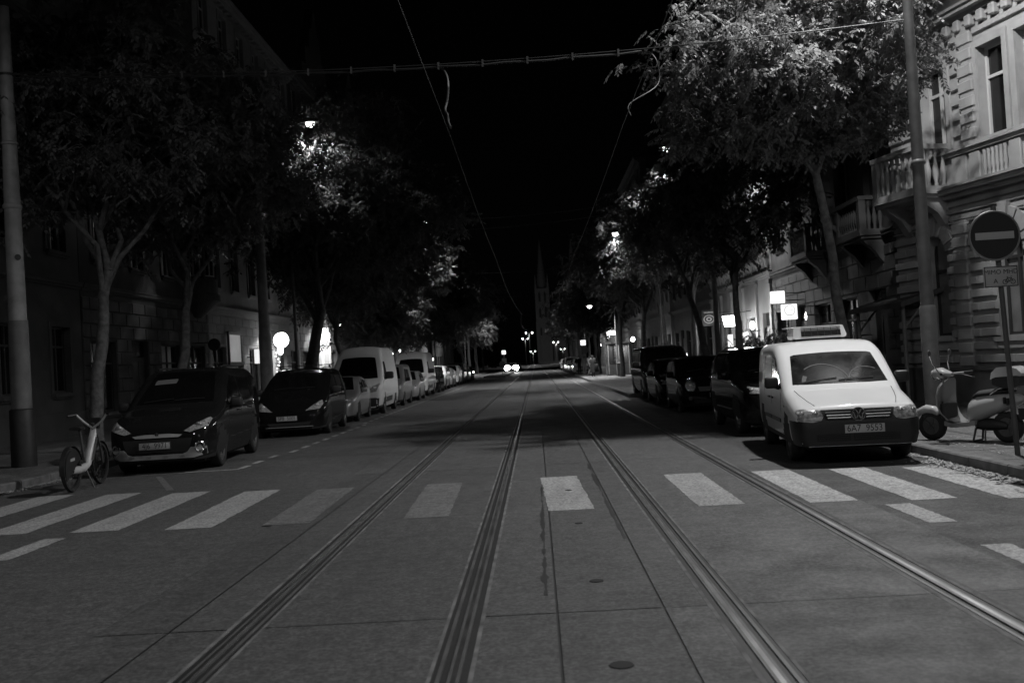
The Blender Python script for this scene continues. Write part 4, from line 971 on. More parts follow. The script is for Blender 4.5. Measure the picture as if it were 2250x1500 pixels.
def house(name, label, far, L, side, storeys, bays, wallm, trim, X=None, near=None, roof=True, ground='shop', styles=('hood', 'pediment', 'plain', 'plain'), rust=True, bay=None, frame='frame_white', group='houses lining the street', chim=2, wscale=1, gl='glass_window', lit=(), rz=None, origin=None, top_gable=False, curtain=()):
    """far: Y of the far end (right side) or the near end (left side)."""
    if side == 'R': loc = (X or WR, far, 0); r = rad(-90)
    else: loc = (X or WL, far, 0); r = rad(90)
    if rz is not None: r = rz; loc = origin
    t = empty(name, loc, r, label, 'house', group)
    H = sum(storeys); ops = []; wins = []; z = 0; bw = L / bays
    for k, h in enumerate(storeys):
        for i in range(bays):
            cx = bw * (i + .5)
            if k == 0:
                if ground == 'shop':
                    if i % 3 == 1: o = (cx - .75, cx + .75, .12, 3.2, 0); ops.append(o); wins.append(('door', cx, 0, 1.5, 3.2)); continue
                    w, hh, zz = min(2.0, bw - .9), 2.35, .75
                else: w, hh, zz = 1.15 * wscale, 2.0, 1.5
            else: w, hh, zz = 1.15 * wscale, min(2.35, h - 1.55) - .12 * max(0, k - 2), z + .95
            ops.append((cx - w / 2, cx + w / 2, zz, zz + hh, 0)); wins.append((k, cx, zz, w, hh))
        z += h
    wall_mesh(L, H, ops).build('wall', wallm, t)
    z = 0
    m = MB()
    if rust: rustic(m, .0, L, .9, storeys[0] - .35, .46, 1.15, ops)
    for p, q in minus((0, L), [(o[0] - .1, o[1] + .1) for o in ops if o[2] < .9]): m.box(p, q, -.11, -.001, .1, .88)
    m.build('plinth' if not rust else 'rustication', trim, t)
    for k, h in enumerate(storeys[:-1]):
        z += h; c = MB(); moulding(c, 0, L, z - .02, STRING); c.build('string_course', trim, t)
    c = MB(); moulding(c, -.05, L + .05, H - .1, CORN)
    for i in range(int(L / .6)): c.box(.2 + i * .6, .42 + i * .6, -.36, -.121, H - .62, H - .521)
    c.build('cornice', trim, t)
    for k, cx, zz, w, hh in wins:
        if k == 'door': door(t, cx, w, hh)
        else:
            st = 'bare' if k == 0 and ground == 'shop' else styles[min(k, len(styles)) - 1] if k else 'plain'
            gm = gl
            if (k, round(cx / bw - .5)) in lit: gm = 'lit_window'
            window(t, cx, zz, w, hh, st, trim, frame if k else 'frame_dark', gm)
    if curtain:
        for x0 in curtain:
            for s in (0, .58):
                q = MB(); q.sections([[(x0 + s + .42 * k / 12, .19 + .012 * (k % 2), z) for k in range(13)] for z in (.8, 1.9, 3.05)], cap=False, ring=False); q.build('curtain', 'frame_white', t, fix=False)
    if roof:
        q = MB(); hr = 3.0
        q.add([(0, -.3, H + .01), (L, -.3, H + .01), (L, 5.5, H + hr), (0, 5.5, H + hr), (0, 11, H + .01), (L, 11, H + .01)], [(0, 1, 2, 3), (3, 2, 5, 4), (0, 3, 4), (1, 5, 2), (0, 4, 5, 1)])
        ro = q.build('roof', 'roof_tile', t)
        for k in range(chim):
            q = MB(); x = L * (k + .6) / chim; q.box(x - .5, x + .5, 4.4, 5.2, H + 2.0, H + 4.2); q.box(x - .58, x + .58, 4.32, 5.28, H + 4.2, H + 4.35); q.build('chimney', 'stone_mid', ro)
    return t, H
GH = 'houses lining the street'
# --- rusticated corner house, right foreground (turned 14 degrees off the street)
CZ = rad(-76)
CH = empty('corner_house', (9.35, 25.6, 0), CZ, 'pale corner house with banded rustication and arched ground-floor windows', 'house', GH)
L = 15.0; H = 18.5
ops = [(1.22, 2.0, 1.68, 4.05, 1)] + [(3.62 + 2.6 * i, 4.5 + 2.6 * i, 1.62, 4.05, 1) for i in range(4)]
fw = [(1.4, 2.28)] + [(3.42, 4.24)] + [(4.62 + 2.2 * i, 5.5 + 2.2 * i) for i in range(4)]
for z0, z1 in ((6.02, 8.02), (10.1, 12.1), (13.9, 15.6)): ops += [(a, b, z0, z1, 0) for a, b in fw]
wall_mesh(L, H, ops, .3).build('wall', 'stone_pale', CH)
m = MB(); pil = [(2.3, 2.78, 0, H)]
rustic(m, 0, L, .92, 4.28, .295, 1.02, ops + pil, .10, .10); 
m.build('rustication', 'stone_pale', CH)
m = MB(); rustic(m, 0, L, 6.06, 8.5, .355, 9, ops + [(2.84, 3.32, 0, H)] + [(o[0] - .2, o[1] + .2, o[2], o[3]) for o in ops], .07, .14); m.build('banding', 'stone_pale', CH)
m = MB()
for k in range(11): z = .95 + k * .303; m.cbox(2.3, 2.78, -.13, .01, z, z + .24, .02, seg=1)
m.box(2.33, 2.75, -.09, .012, .3, 4.3)
for k in range(7): z = 6.05 + k * .355; m.cbox(2.84, 3.32, -.12, .01, z, z + .25, .02, seg=1)
m.box(2.87, 3.29, -.085, .012, 5.95, 8.6); m.build('pilaster', 'stone_pale', CH)
m = MB()
for p, q in minus((0, L), []): m.box(p, q, -.1, -.001, .0, .86); m.box(p, q, -.13, -.001, .861, .93)
m.build('plinth', 'stone_mid', CH)
m = MB(); moulding(m, 0, L, 4.95, [(.05, -.62, -.52), (.08, -.46, -.36), (.05, -.3, -.2), (.18, -.12, -.02), (.34, -.02, .08), (.4, .08, .14)]); moulding(m, 0, L, 5.85, [(.1, -.06, .03), (.16, .03, .08)]); m.build('string_course', 'stone_pale', CH)
for x0, x1 in [(0.15, .35), (2.4, 2.9), (3.0, 3.35), (4.28, 4.62)] + [(5.6 + 2.2 * i, 6.7 + 2.2 * i) for i in range(4)]:
    m = MB(); m.cbox(x0, x1, -.07, .0, 5.12, 5.76, .02, seg=1); m.build('parapet_panel', 'stone_pale', CH)
m = MB()
for x in (3.5 + .13 * k for k in range(6)): m.lathe([(.05, 0), (.03, .1), (.055, .22), (.03, .4), (.05, .58)], 8, Tr(x, -.04, 5.15))
m.build('balustrade', 'stone_pale', CH, 50)
m = MB(); moulding(m, 0, L, 8.95, [(.06, -.3, -.2), (.14, -.16, -.06), (.3, -.06, .04), (.36, .04, .1)]); m.build('string_course', 'stone_pale', CH)
m = MB(); m.cbox(0, .2, -.17, .0, 8.52, 8.78, .03, seg=1); o = m.build('frieze_block', 'stone_pale', CH)
for i in range(38):
    c = copy_tree(o, CH) if i else o; c.location = (.12 + i * .39, 0, 0)
m = MB(); moulding(m, -.05, L + .05, H - .1, CORN); m.build('cornice', 'stone_pale', CH)
for o in ops:
    w = o[1] - o[0]; arch = o[4]
    window(CH, (o[0] + o[1]) / 2, o[2], w, o[3] - o[2], 'plain' if not arch else 'bare', 'stone_pale', 'frame_dark' if arch else 'frame_white', 'glass_pale' if arch else 'glass_window', arch, .24)
balcony(CH, .35, 2.26, 4.99, .85, 'stone_pale')
q = MB(); q.add([(0, -.3, H), (L, -.3, H), (L, 5.5, H + 3), (0, 5.5, H + 3), (0, 11, H), (L, 11, H)], [(0, 1, 2, 3), (3, 2, 5, 4), (0, 3, 4), (1, 5, 2), (0, 4, 5, 1)]); q.build('roof', 'roof_tile', CH)
# --- the rest of the right-hand row
t, H_ = house('town_house', 'dark house with balconies and a canopy beside the pale corner house', 43.3, 17.4, 'R', (4.8, 4.0, 3.9, 3.7, 3.4), 6, 'stone_dark', 'stone_dark', styles=('hood', 'segment', 'hood', 'plain'), frame='frame_dark')
for a, b in ((11.7, 14.0), (5.9, 8.2)): balcony(t, a, b, 4.75, .75, 'stone_dark')
for a, b in ((11.7, 14.0), (5.9, 8.2)): balcony(t, a, b, 8.75, .7, 'stone_dark')
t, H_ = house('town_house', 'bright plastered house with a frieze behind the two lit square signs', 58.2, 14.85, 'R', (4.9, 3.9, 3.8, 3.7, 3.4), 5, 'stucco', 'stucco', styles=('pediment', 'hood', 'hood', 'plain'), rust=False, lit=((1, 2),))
m = MB(); m.sections([[(a, -b, z), (a + .3 - 2 * (a), -b, z), (a + .3 - 2 * a, 0, z), (a, 0, z)] for a, b, z in ((.1, .04, 5.1), (.02, .12, 5.2), (.0, .14, 5.45), (-.04, .2, 5.5), (-.04, .22, 5.62), (.06, .12, 5.78), (.12, .05, 5.82))]); o = m.build('frieze_block', 'stucco', t, 50)
for i in range(24):
    c = copy_tree(o, t) if i else o; c.location = (.3 + i * .6, 0, 0)
m = MB(); m.box(0, .3, -.12, -.002, .9, 4.4); m.box(-.05, .35, -.16, -.003, 4.399, 4.6); o = m.build('pilaster', 'stucco', t)
for i in range(6):
    c = copy_tree(o, t) if i else o; c.location = (.1 + i * 2.88, 0, 0)
RH = [('grey house with plain windows beyond the bright plastered house', 74.5, 16.2, 'stucco_dim', 'stone_mid', 6, (4.6, 3.8, 3.8, 3.6, 3.4), 10.4), ('pale house with hooded windows halfway down the right side', 91, 16.4, 'stucco', 'stucco', 6, (4.6, 3.9, 3.7, 3.6), 10.2), ('dark stone house third from the far right end', 110, 18.9, 'stone_mid', 'stone_mid', 7, (4.8, 4, 3.8, 3.7, 3.4), 10.4),
      ('grey house second from the far right end', 134, 23.9, 'stucco_dim', 'stone_mid', 8, (4.6, 3.9, 3.7, 3.6, 3.3), 10.4), ('pale house last on the right before the church', 160, 25.9, 'stucco', 'stone_mid', 8, (4.6, 3.8, 3.7, 3.5, 3.3), 10.4)]
for lab, far, L_, wm_, tr, n, st, X_ in RH: house('town_house', lab, far, L_, 'R', st, n, wm_, tr, X=X_, styles=('hood', 'plain', 'plain', 'plain'), rust=n != 6)
# --- left-hand row
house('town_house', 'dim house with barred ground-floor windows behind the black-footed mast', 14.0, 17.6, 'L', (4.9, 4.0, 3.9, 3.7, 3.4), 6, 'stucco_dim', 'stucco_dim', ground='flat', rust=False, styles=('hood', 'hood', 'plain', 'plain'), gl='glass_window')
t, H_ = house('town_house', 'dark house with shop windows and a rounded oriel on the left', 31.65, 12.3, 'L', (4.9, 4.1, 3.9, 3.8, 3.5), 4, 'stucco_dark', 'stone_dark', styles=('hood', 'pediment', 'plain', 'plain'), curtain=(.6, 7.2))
# rounded oriel with white-framed windows at the far end
m = MB()
def half(r, z, n=12): return [(10.9 + r * math.cos(PI + PI * k / n), r * .75 * math.sin(PI + PI * k / n), z) for k in range(n + 1)]
m.sections([half(.3, 4.3), half(1.2, 4.95), half(1.35, 5.0), half(1.35, 5.25), half(1.25, 5.3), half(1.25, 6.0)], ring=False); m.sections([half(1.25, 8.3), half(1.25, 9.0), half(1.4, 9.05), half(1.4, 9.3), half(1.2, 9.35), half(.2, 10.6)], ring=False)
for k in range(0, 13, 3):
    a = PI + PI * k / 12; c = (10.9 + 1.2 * math.cos(a), .9 * math.sin(a)); m.box(c[0] - .12, c[0] + .12, c[1] - .1, c[1] + .1, 5.9, 8.4)
ori = m.build('oriel', 'stucco_dim', t)
for k in (1.5, 4.5, 7.5, 10.5):
    a = PI + PI * k / 12; q = MB(); M = Tr(10.9 + 1.14 * math.cos(a), .855 * math.sin(a), 6.0) @ Rz(a + PI / 2)
    for x0, x1, z0, z1 in ((-.3, -.24, 0, 2.3), (.24, .3, 0, 2.3), (-.24, .24, 0, .06), (-.24, .24, 2.24, 2.3), (-.03, .03, .06, 2.24), (-.24, -.03, 1.6, 1.66), (.03, .24, 1.6, 1.66)): q.box(x0, x1, -.03, .03, z0, z1, M)
    f = q.build('window_frame', 'frame_white', ori); g = MB(); g.add([tuple(M @ Vector(p)) for p in ((-.27, .01, .02), (.27, .01, .02), (.27, .01, 2.28), (-.27, .01, 2.28))], [(0, 1, 2, 3)]); g.build('pane', 'glass_window', f, fix=False)
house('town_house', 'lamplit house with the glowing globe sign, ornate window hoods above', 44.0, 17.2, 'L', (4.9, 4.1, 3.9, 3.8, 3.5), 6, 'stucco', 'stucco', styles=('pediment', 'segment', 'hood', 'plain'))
t, H_ = house('town_house', 'house with the bright arched entrance and stepped gable on the left', 61.25, 14.2, 'L', (5.2, 4.1, 3.9, 3.8, 3.6), 5, 'stucco_dim', 'stone_mid', styles=('hood', 'hood', 'plain', 'plain'))
m = MB(); m.prism([(3.5, 20.6), (12.5, 20.6), (12.5, 22.2), (11.4, 22.3), (11.2, 23.6), (10, 23.8), (9.6, 25.3), (8.9, 25.5), (8, 27.2), (7.1, 25.5), (6.4, 25.3), (6, 23.8), (4.8, 23.6), (4.6, 22.3), (3.5, 22.2)], -.25, .35); m.build('gable', 'stucco_dim', t)
LH = [('dim house with a pointed gable beyond the arched entrance', 75.5, 14.4, 'stone_mid', 'stone_mid', 5, (4.8, 4, 3.9, 3.8, 3.6)), ('grey house behind the far end of the left parking row', 90, 17.9, 'stucco_dim', 'stone_mid', 6, (4.6, 3.9, 3.7, 3.6, 3.3)), ('pale house behind the tram platform', 108, 19.9, 'stucco', 'stone_mid', 7, (4.6, 3.8, 3.7, 3.5)),
      ('dark house beyond the tram platform', 128, 21.9, 'stone_mid', 'stone_mid', 7, (4.6, 3.9, 3.7, 3.6, 3.3)), ('grey house last on the left before the square', 150, 25.9, 'stucco_dim', 'stone_mid', 8, (4.6, 3.8, 3.7, 3.5, 3.3))]
for lab, far, L_, wm_, tr, n, st in LH:
    t, H_ = house('town_house', lab, far, L_, 'L', st, n, wm_, tr, styles=('hood', 'plain', 'plain', 'plain'), rust=False)
    if 'pointed' in lab:
        m = MB(); m.prism([(3, 20.0), (11, 20.0), (11, 21.5), (7, 26.8), (3, 21.5)], -.2, .4); m.build('gable', 'stone_mid', t)
# --- twin-towered church closing the street
CHU = empty('church', (0, 474, 0), 0, 'twin-spired gothic church closing the far end of the street', 'church')
def tower(x):
    m = MB(); w = 2.9
    m.box(x - w, x + w, 0, 2 * w, 0, 36)
    for sx in (-1, 1):
        for y in (0, 2 * w):
            m.box(x + sx * w - .7, x + sx * w + .7, y - .9, y + .9, 0, 20); m.box(x + sx * w - .55, x + sx * w + .55, y - .7, y + .7, 20, 31, taper=.1); m.add([(x + sx * w - .5, y - .5, 36), (x + sx * w + .5, y - .5, 36), (x + sx * w + .5, y + .5, 36), (x + sx * w - .5, y + .5, 36), (x + sx * w, y, 43)], [(0, 1, 4), (1, 2, 4), (2, 3, 4), (3, 0, 4)])
            m.box(x + sx * w - .5, x + sx * w + .5, y - .5, y + .5, 31, 36)
    for z in (12, 20, 28, 35.4): m.box(x - w - .25, x + w + .25, -.25, 2 * w + .25, z, z + .5)
    o = m.build('tower', 'stone_pale', CHU)
    q = MB(); n = 8
    q.lathe([(2.75, 36), (2.45, 37.5), (.12, 58.5), (.0, 59)], 8, Tr(x, w, 0) @ Rz(PI / 8)); 
    for k in range(8):
        a = 2 * PI * k / 8
        for j in range(9): f = j / 9; r = 2.4 * (1 - f) + .1; q.box(-.14, .14, -.14, .14, 0, .35, Tr(x + r * math.cos(a), w + r * math.sin(a), 38 + 20 * f))
    q.build('spire', 'stone_pale', o)
    for z0, hh, ww in ((22, 5, 1.0), (29.5, 5, 1.0), (13.5, 4, .8)):
        for d in (-1.3, 1.3):
            g = MB(); g.prism([(x + d - ww / 2, z0), (x + d + ww / 2, z0), (x + d + ww / 2, z0 + hh * .75), (x + d, z0 + hh), (x + d - ww / 2, z0 + hh * .75)], -.12, .02); g.build('window', 'stone_dark', o)
tower(4.6); tower(19.6)
m = MB(); m.prism([(8.4, 0), (15.8, 0), (15.8, 22), (12.1, 32), (8.4, 22)], 1.0, 50); m.build('nave', 'stone_pale', CHU)
m = MB(); m.lathe([(1.9, 0), (2.1, .2), (2.1, .5), (1.7, .5), (1.6, .2)], 24, Tr(12.1, .95, 18) @ Rx(rad(90))); m.build('rose_window', 'stone_mid', CHU)
m = MB(); m.prism([(10.6, 0), (13.6, 0), (13.6, 5), (12.1, 8), (10.6, 5)], .8, 1.02); m.build('portal', 'wood_dark', CHU)
m = MB()
for k in range(6): m.box(2, 22, -6 + k * .8, -5.2 + k * .8, 0, .16 * (k + 1))
m.build('steps', 'stone_pale', CHU)

# ------------------------------------------------------------------ masts, lamps, wires
PH = .125
LAMPS = []
def light(x, y, z, power, size=.25, cone=165, tilt=(0, 0), blend=.25):
    l = bpy.data.lights.new('lamp_light', 'SPOT'); l.energy = power; l.shadow_soft_size = size; l.spot_size = rad(cone); l.spot_blend = blend; l.color = (1, 1, 1)
    o = bpy.data.objects.new('lamp_light', l); COL.objects.link(o); o.location = (x, y, z); o.rotation_euler = (rad(tilt[0]), rad(tilt[1]), 0); return o
def point(x, y, z, power, size=.15):
    l = bpy.data.lights.new('lamp_light', 'POINT'); l.energy = power; l.shadow_soft_size = size
    o = bpy.data.objects.new('lamp_light', l); COL.objects.link(o); o.location = (x, y, z); return o
def luminaire(par, p, d):
    """Flat lamp head at local p, pointing along the unit vector d."""
    a = math.atan2(d[1], d[0]); M = Tr(*p) @ Rz(a)
    q = MB(); q.sections([[(x, -w, z0), (x, w, z0), (x, w * .8, z1), (x, -w * .8, z1)] for x, w, z0, z1 in ((-.1, .06, -.03, .05), (.0, .12, -.05, .08), (.35, .17, -.05, .11), (.6, .15, -.05, .08), (.66, .08, -.04, .03))])
    q.v = [tuple(M @ Vector(v)) for v in q.v]; h = q.build('lamp_head', 'steel_dark', par, 40)
    g = MB(); g.sections([[(.32 + .18 * math.cos(2 * PI * k / 16) * s, .15 * math.sin(2 * PI * k / 16) * s, z) for k in range(16)] for s, z in ((1, -.052), (.97, -.11), (.8, -.18), (.45, -.23))], cap=True)
    g.v = [tuple(M @ Vector(v)) for v in g.v]; g.build('lamp_glass', 'lit_lamp', h, 50)
    return M @ Vector((.32, 0, -.30))
def street_lamp(label, x, y, h, reach, power, group='street lamps', r=.07, m='steel_pole', cone=150):
    t = empty('street_lamp', (x, y, PH), 0, label, 'street lamp', group)
    q = MB(); q.tube([(0, 0, 0), (0, 0, 1.2), (0, 0, 1.25), (0, 0, h - .3)], [r * 1.5, r * 1.45, r, r * .6], 12); q.build('pole', m, t, 50)
    s = 1 if reach > 0 else -1
    q = MB(); q.tube([(0, 0, h - .35), (s * .1, 0, h - .1), (s * .4, 0, h), (reach, 0, h + .08)], .035, 8); q.build('arm', m, t, 50)
    p = luminaire(t, (reach, 0, h + .08), (s, 0)); light(x + p.x, y, PH + p.z, power, cone=cone, blend=.5 if cone < 170 else .12); return t
LH = 10.85
street_lamp('street lamp with its bright head glowing beside the forked tree on the right', 7.3, 45.5, LH, -.48, LP)
street_lamp('street lamp on a long arm before the tram stop, second along the right side', 6.6, 52.0, 7.9, -1.75, LP * .4)
street_lamp('low street lamp on a long arm above the waiting people at the tram stop', 6.3, 77.5, 5.5, -1.6, LP * .9)
street_lamp('street lamp glowing inside the crown of the thick dark tree on the left', -9.5, 39.5, 11.5, .7, LP * .7)
for i, (x, y, rc, lab) in enumerate(((6.6, 104, -.4, 'street lamp over the far right row of cars'), (6.6, 132, -.4, 'street lamp near the end of the far right row of cars'), (6.6, 162, -.4, 'street lamp farthest on the right'),
                                (-9.6, 64.0, 2.6, 'street lamp over the first pale cars of the left row'), (-9.6, 95, 1.0, 'street lamp over the far end of the left row'), (-9.2, 130, 1.2, 'street lamp over the tram platform'), (-9.2, 155, 1.2, 'street lamp on the left near the oncoming headlights'))):
    street_lamp(lab, x, y, LH, rc, LP * (1.7 if y == 64.0 else 1))
# double-headed lamps on the square before the church
def twin(label, x, y, h, power=2200, one=False):
    t = empty('square_lamp', (x, y, 0), 0, label, 'street lamp', 'lamps on the square')
    q = MB(); q.tube([(0, 0, 0), (0, 0, h)], [.09, .05], 10)
    q.tube([(-.85, 0, h + .1), (0, 0, h - .05), (.85, 0, h + .15)], .04, 6); q.build('pole', 'steel_pale', t, 50)
    for s in (-1, 1):
        b = MB(); b.ball((s * .85, 0, h + .1), .22, .22, .2); b.build('lamp_globe', 'lit_lamp', t, 60)
    light(x, y, h - .3, power, .3); return t
twin('tall twin lamp in the middle of the square', -1.5, 272, 9.2); twin('twin lamp left of the tall one, deeper in the square', -3.2, 330, 9.0); twin('low twin lamp right before the church', -1.0, 370, 5.0); twin('twin lamp at the right side of the square', 7.2, 345, 7.5)
twin('twin lamp at the foot of the church', 12.0, 440, 6)
# --- traction masts carrying the span wire
t = empty('tram_mast', (-10.26, 19.6, PH), 0, 'thick grey mast with a black foot on the left pavement', 'tram mast', 'tram masts')
q = MB(); q.tube([(0, 0, 1.15), (0, 0, 2.9)], [.195, .185], 24); q.build('pole', 'steel_mast_low', t, 50)
q = MB(); q.tube([(0, 0, 2.9), (0, 0, 5.15), (0, 0, 9.2)], [.17, .155, .105], 24); q.lathe([(.155, 0), (.18, .03), (.18, .09), (.15, .13)], 24, Tr(0, 0, 5.12)); q.lathe([(.14, 0), (.165, .02), (.165, .06), (.14, .08)], 24, Tr(0, 0, 6.4)); q.build('pole', 'steel_pale', t, 50)
q = MB(); q.tube([(0, 0, 0), (0, 0, 1.12), (0, 0, 1.15)], [.24, .235, .20], 24); q.build('pole_foot', 'tar', t, 50)
q = MB(); q.lathe([(.12, 0), (.14, .01), (.14, .05), (.12, .06)], 24, Tr(0, 0, 7.8)); q.tube([(.12, 0, 7.83), (.30, 0, 7.83)], .02, 6); q.build('wire_collar', 'steel_dark', t)
q = MB(); q.lathe([(.06, 0), (.06, .01), (.001, .012)], 16, Tr(.118, -.118, 4.15) @ Rz(rad(45)) @ Rx(rad(90))); q.build('sticker', 'ink', t)
t = empty('tram_mast', (7.0, 17.88, PH), 0, 'slim stepped mast rising behind the scooter on the right pavement', 'tram mast', 'tram masts')
q = MB(); q.tube([(0, 0, 0), (0, 0, 2.05), (0, 0, 2.1)], [.145, .14, .125], 20); q.build('pole_foot', 'steel_pole', t, 50)
q = MB(); q.tube([(0, 0, 2.1), (0, 0, 5.5), (0, 0, 11.9)], [.115, .10, .055], 20); q.lathe([(.105, 0), (.12, .02), (.12, .08), (.10, .1)], 20, Tr(0, 0, 4.6)); q.build('pole', 'steel_pole', t, 50)
q = MB(); q.tube([(0, 0, 11.75), (-.03, -.04, 11.98), (-.15, -.2, 12.05)], .04, 8); q.build('arm', 'steel_pole', t, 50)
p = luminaire(t, (-.15, -.2, 12.05), (-.6, -.8)); light(7.0 + p.x, 17.88 + p.y, PH + p.z, R0P, .2, cone=142, blend=.35)
t = empty('tram_mast', (-9.6, 35.3, PH), 0, 'grey tapered mast before the glowing globe on the left', 'tram mast', 'tram masts')
q = MB(); q.tube([(0, 0, 0), (0, 0, 3.0), (0, 0, 3.05), (0, 0, 6.5), (0, 0, 8.5)], [.24, .22, .20, .15, .12], 20); q.build('pole', 'steel_pale', t, 50)
t = empty('tram_mast', (7.4, 40.6, PH), 0, 'slim mast beside the first street lamp on the right', 'tram mast', 'tram masts')
q = MB(); q.tube([(0, 0, 0), (0, 0, 8.6)], [.12, .08], 16); q.build('pole', 'steel_pole', t, 50)
# lamps of the crossing behind the camera, on the same spacing as the others
for x, y, rc, lab, pw, cn in ((6.6, -3.0, -.9, 'street lamp behind the camera on the right of the crossing', R1P, 176), (-8.9, 1.0, 2.2, 'street lamp over the left end of the zebra crossing', L0P, 176), (-9.0, -20, 1.6, 'street lamp behind the camera on the left of the crossing', 1500, 140)):
    street_lamp(lab, x, y, 10.5, rc, pw, cone=cn)
# --- wires
def wire(name, label, pts, r, m='wire', group=None, extra=None):
    q = MB(); q.tube(pts, r, 6); o = q.build(name, m, None, 60); tag(o, label, 'wire', group); return o
def sag(a, b, s, n=20): a = Vector(a); b = Vector(b); return [a.lerp(b, i / n) - Vector((0, 0, s * 4 * (i / n) * (1 - i / n))) for i in range(n + 1)]
A = Vector((-9.95, 19.55, 7.95)); B = Vector((6.9, 17.88, 7.35))
P_ = sag(A, B, .31, 40)
SPW = wire('span_wire', 'span wire with a feeder cable strapped under it crossing from mast to mast', P_, .011, 'wire', 'wires over the tracks')
q = MB(); c2 = [p - Vector((0, 0, .055 + .012 * math.sin(i * 2.1))) for i, p in enumerate(P_) if i <= 29]; q.tube(c2, .021, 6); q.build('feeder_cable', 'cable_pale', SPW, 60)
for i in range(2, 30, 2):
    p = P_[i]; q = MB(); q.box(p.x - .018, p.x + .018, p.y - .02, p.y + .02, p.z - .1, p.z + .035); q.build('clamp', 'steel_dark', SPW)
lc = -1.24; rc = 1.86; ZC = 5.72
i0 = min(range(41), key=lambda i: abs(P_[i].x - lc + .38)); s0 = P_[i0]
wire('feeder_cable', 'thick cable looping down from the span wire to the left contact wire', spline([s0 + Vector((0, 0, -.05)), s0 + Vector((.10, 0, -.12)), s0 + Vector((.17, -.1, -.35)), s0 + Vector((.16, -.25, -.7)), s0 + Vector((.12, -.5, -1.0)), s0 + Vector((.18, -.8, -1.17)), Vector((lc - .06, s0.y - 1.25, ZC + .2)), Vector((lc, s0.y - 1.6, ZC + .02))]), .024, 'cable_pale', 'cables dropping to the contact wires')
s1 = P_[29]; 
wire('feeder_cable', 'thin cable hooking down from the span wire towards the right contact wire', spline([s1 + Vector((-.02, 0, -.05)), s1 + Vector((.14, 0, -.08)), s1 + Vector((.26, -.05, -.25)), s1 + Vector((.25, -.1, -.7)), Vector((rc + .05, s1.y - .8, ZC + .35)), Vector((rc, s1.y - 1.3, ZC + .02))]), .009, 'cable_pale', 'cables dropping to the contact wires')
def contact(x, label):
    pts = []
    ys = [-14, 17.8, 39, 62, 86, 110, 135, 160, 190, 230]
    for a, c in zip(ys, ys[1:]): pts += [Vector((x + .22 * math.sin(a * .9) * (1 - k / 6) + .22 * math.sin(c * .9) * k / 6, a + (c - a) * k / 6, ZC - .10 * 4 * (k / 6) * (1 - k / 6) + .04)) for k in range(6)]
    return wire('contact_wire', label, pts, .007, 'wire', 'wires over the tracks')
contact(lc, 'contact wire running over the left track'); contact(rc, 'contact wire running over the right track')
for y, z0, z1, lab in ((39.0, 7.9, 8.2, 'span wire crossing the street at the first street lamp'), (36.0, 7.0, 7.5, 'lower span wire just before the first street lamp'), (62, 7.9, 8.0, 'span wire crossing at the second street lamp'), (86, 8, 8, 'span wire crossing above the waiting people')):
    wire('span_wire', lab, sag((-9.4, y - 1, z0), (7.2, y + .6, z1), .75, 20), .010, 'wire', 'wires over the tracks')
# ------------------------------------------------------------------ no-entry sign
t = empty('road_sign', (5.91, 12.64, PH), rad(-3), 'no-entry sign on a grey pole with a small text plate beneath', 'road sign')
t.scale = (.87,) * 3
q = MB(); q.tube([(.04, .0, 0), (-.075, 0, 3.6)], .038, 12); q.build('pole', 'sign_pole', t, 50)
q = MB(); q.lathe([(.001, 0), (.36, .0), (.365, .012), (.36, .026), (.34, .026), (.34, .014), (.001, .014)], 40, Tr(-.11, -.06, 3.16) @ Rx(rad(90))); d = q.build('sign_disc', 'sign_frame', t, 30)
q = MB(); q.lathe([(.335, .0), (.335, .003), (.001, .003)], 40, Tr(-.11, -.076, 3.16) @ Rx(rad(90))); d2 = q.build('red_disc', 'sign_red', d, 30)
q = MB(); q.box(-.11 - .27, -.11 + .27, -.085, -.081, 3.16 - .052, 3.16 + .052); q.build('white_bar', 'sign_white', d)
q = MB(); q.cbox(-.245 - .05, .245 - .05, -.062, -.045, 2.42, 2.72, .012); pl = q.build('text_plate', 'sign_white', t, 30)
q = MB()
for x0, x1, z0, z1 in ((-.23, .23, .135, .145), (-.23, .23, -.145, -.135), (-.23, -.22, -.135, .135), (.22, .23, -.135, .135)): q.box(x0 - .05, x1 - .05, -.066, -.0625, 2.57 + z0, 2.57 + z1)
q.build('plate_border', 'ink', pl)
text_mesh('MIMO MHD', .092, 'lettering', 'ink', pl, Tr(-.05, -.065, 2.635) @ FACE, .001); text_mesh('A', .092, 'lettering', 'ink', pl, Tr(-.13, -.065, 2.505) @ FACE, .001)
q = MB()
for x in (0, .11):
    for k in range(14):
        a0, a1 = 2 * PI * k / 14, 2 * PI * (k + 1) / 14; q.prism([(x + .036 * math.cos(a0), 2.49 + .036 * math.sin(a0)), (x + .036 * math.cos(a1), 2.49 + .036 * math.sin(a1)), (x + .028 * math.cos(a1), 2.49 + .028 * math.sin(a1)), (x + .028 * math.cos(a0), 2.49 + .028 * math.sin(a0))], -.067, -.063)
def strip(a, b, w=.004): a = Vector(a); b = Vector(b); n = Vector((-(b - a).y, (b - a).x)).normalized() * w; q.prism([tuple(a + n), tuple(b + n), tuple(b - n), tuple(a - n)], -.067, -.063)
for a, b in (((0, 2.49), (.035, 2.545)), ((.035, 2.545), (.09, 2.545)), ((.09, 2.545), (.11, 2.49)), ((.035, 2.545), (.055, 2.49)), ((.055, 2.49), (.09, 2.545)), ((.0, 2.49), (.055, 2.49)), ((.025, 2.56), (.045, 2.56)), ((.08, 2.565), (.1, 2.565))): strip(a, b)
q.build('bicycle_symbol', 'ink', pl)
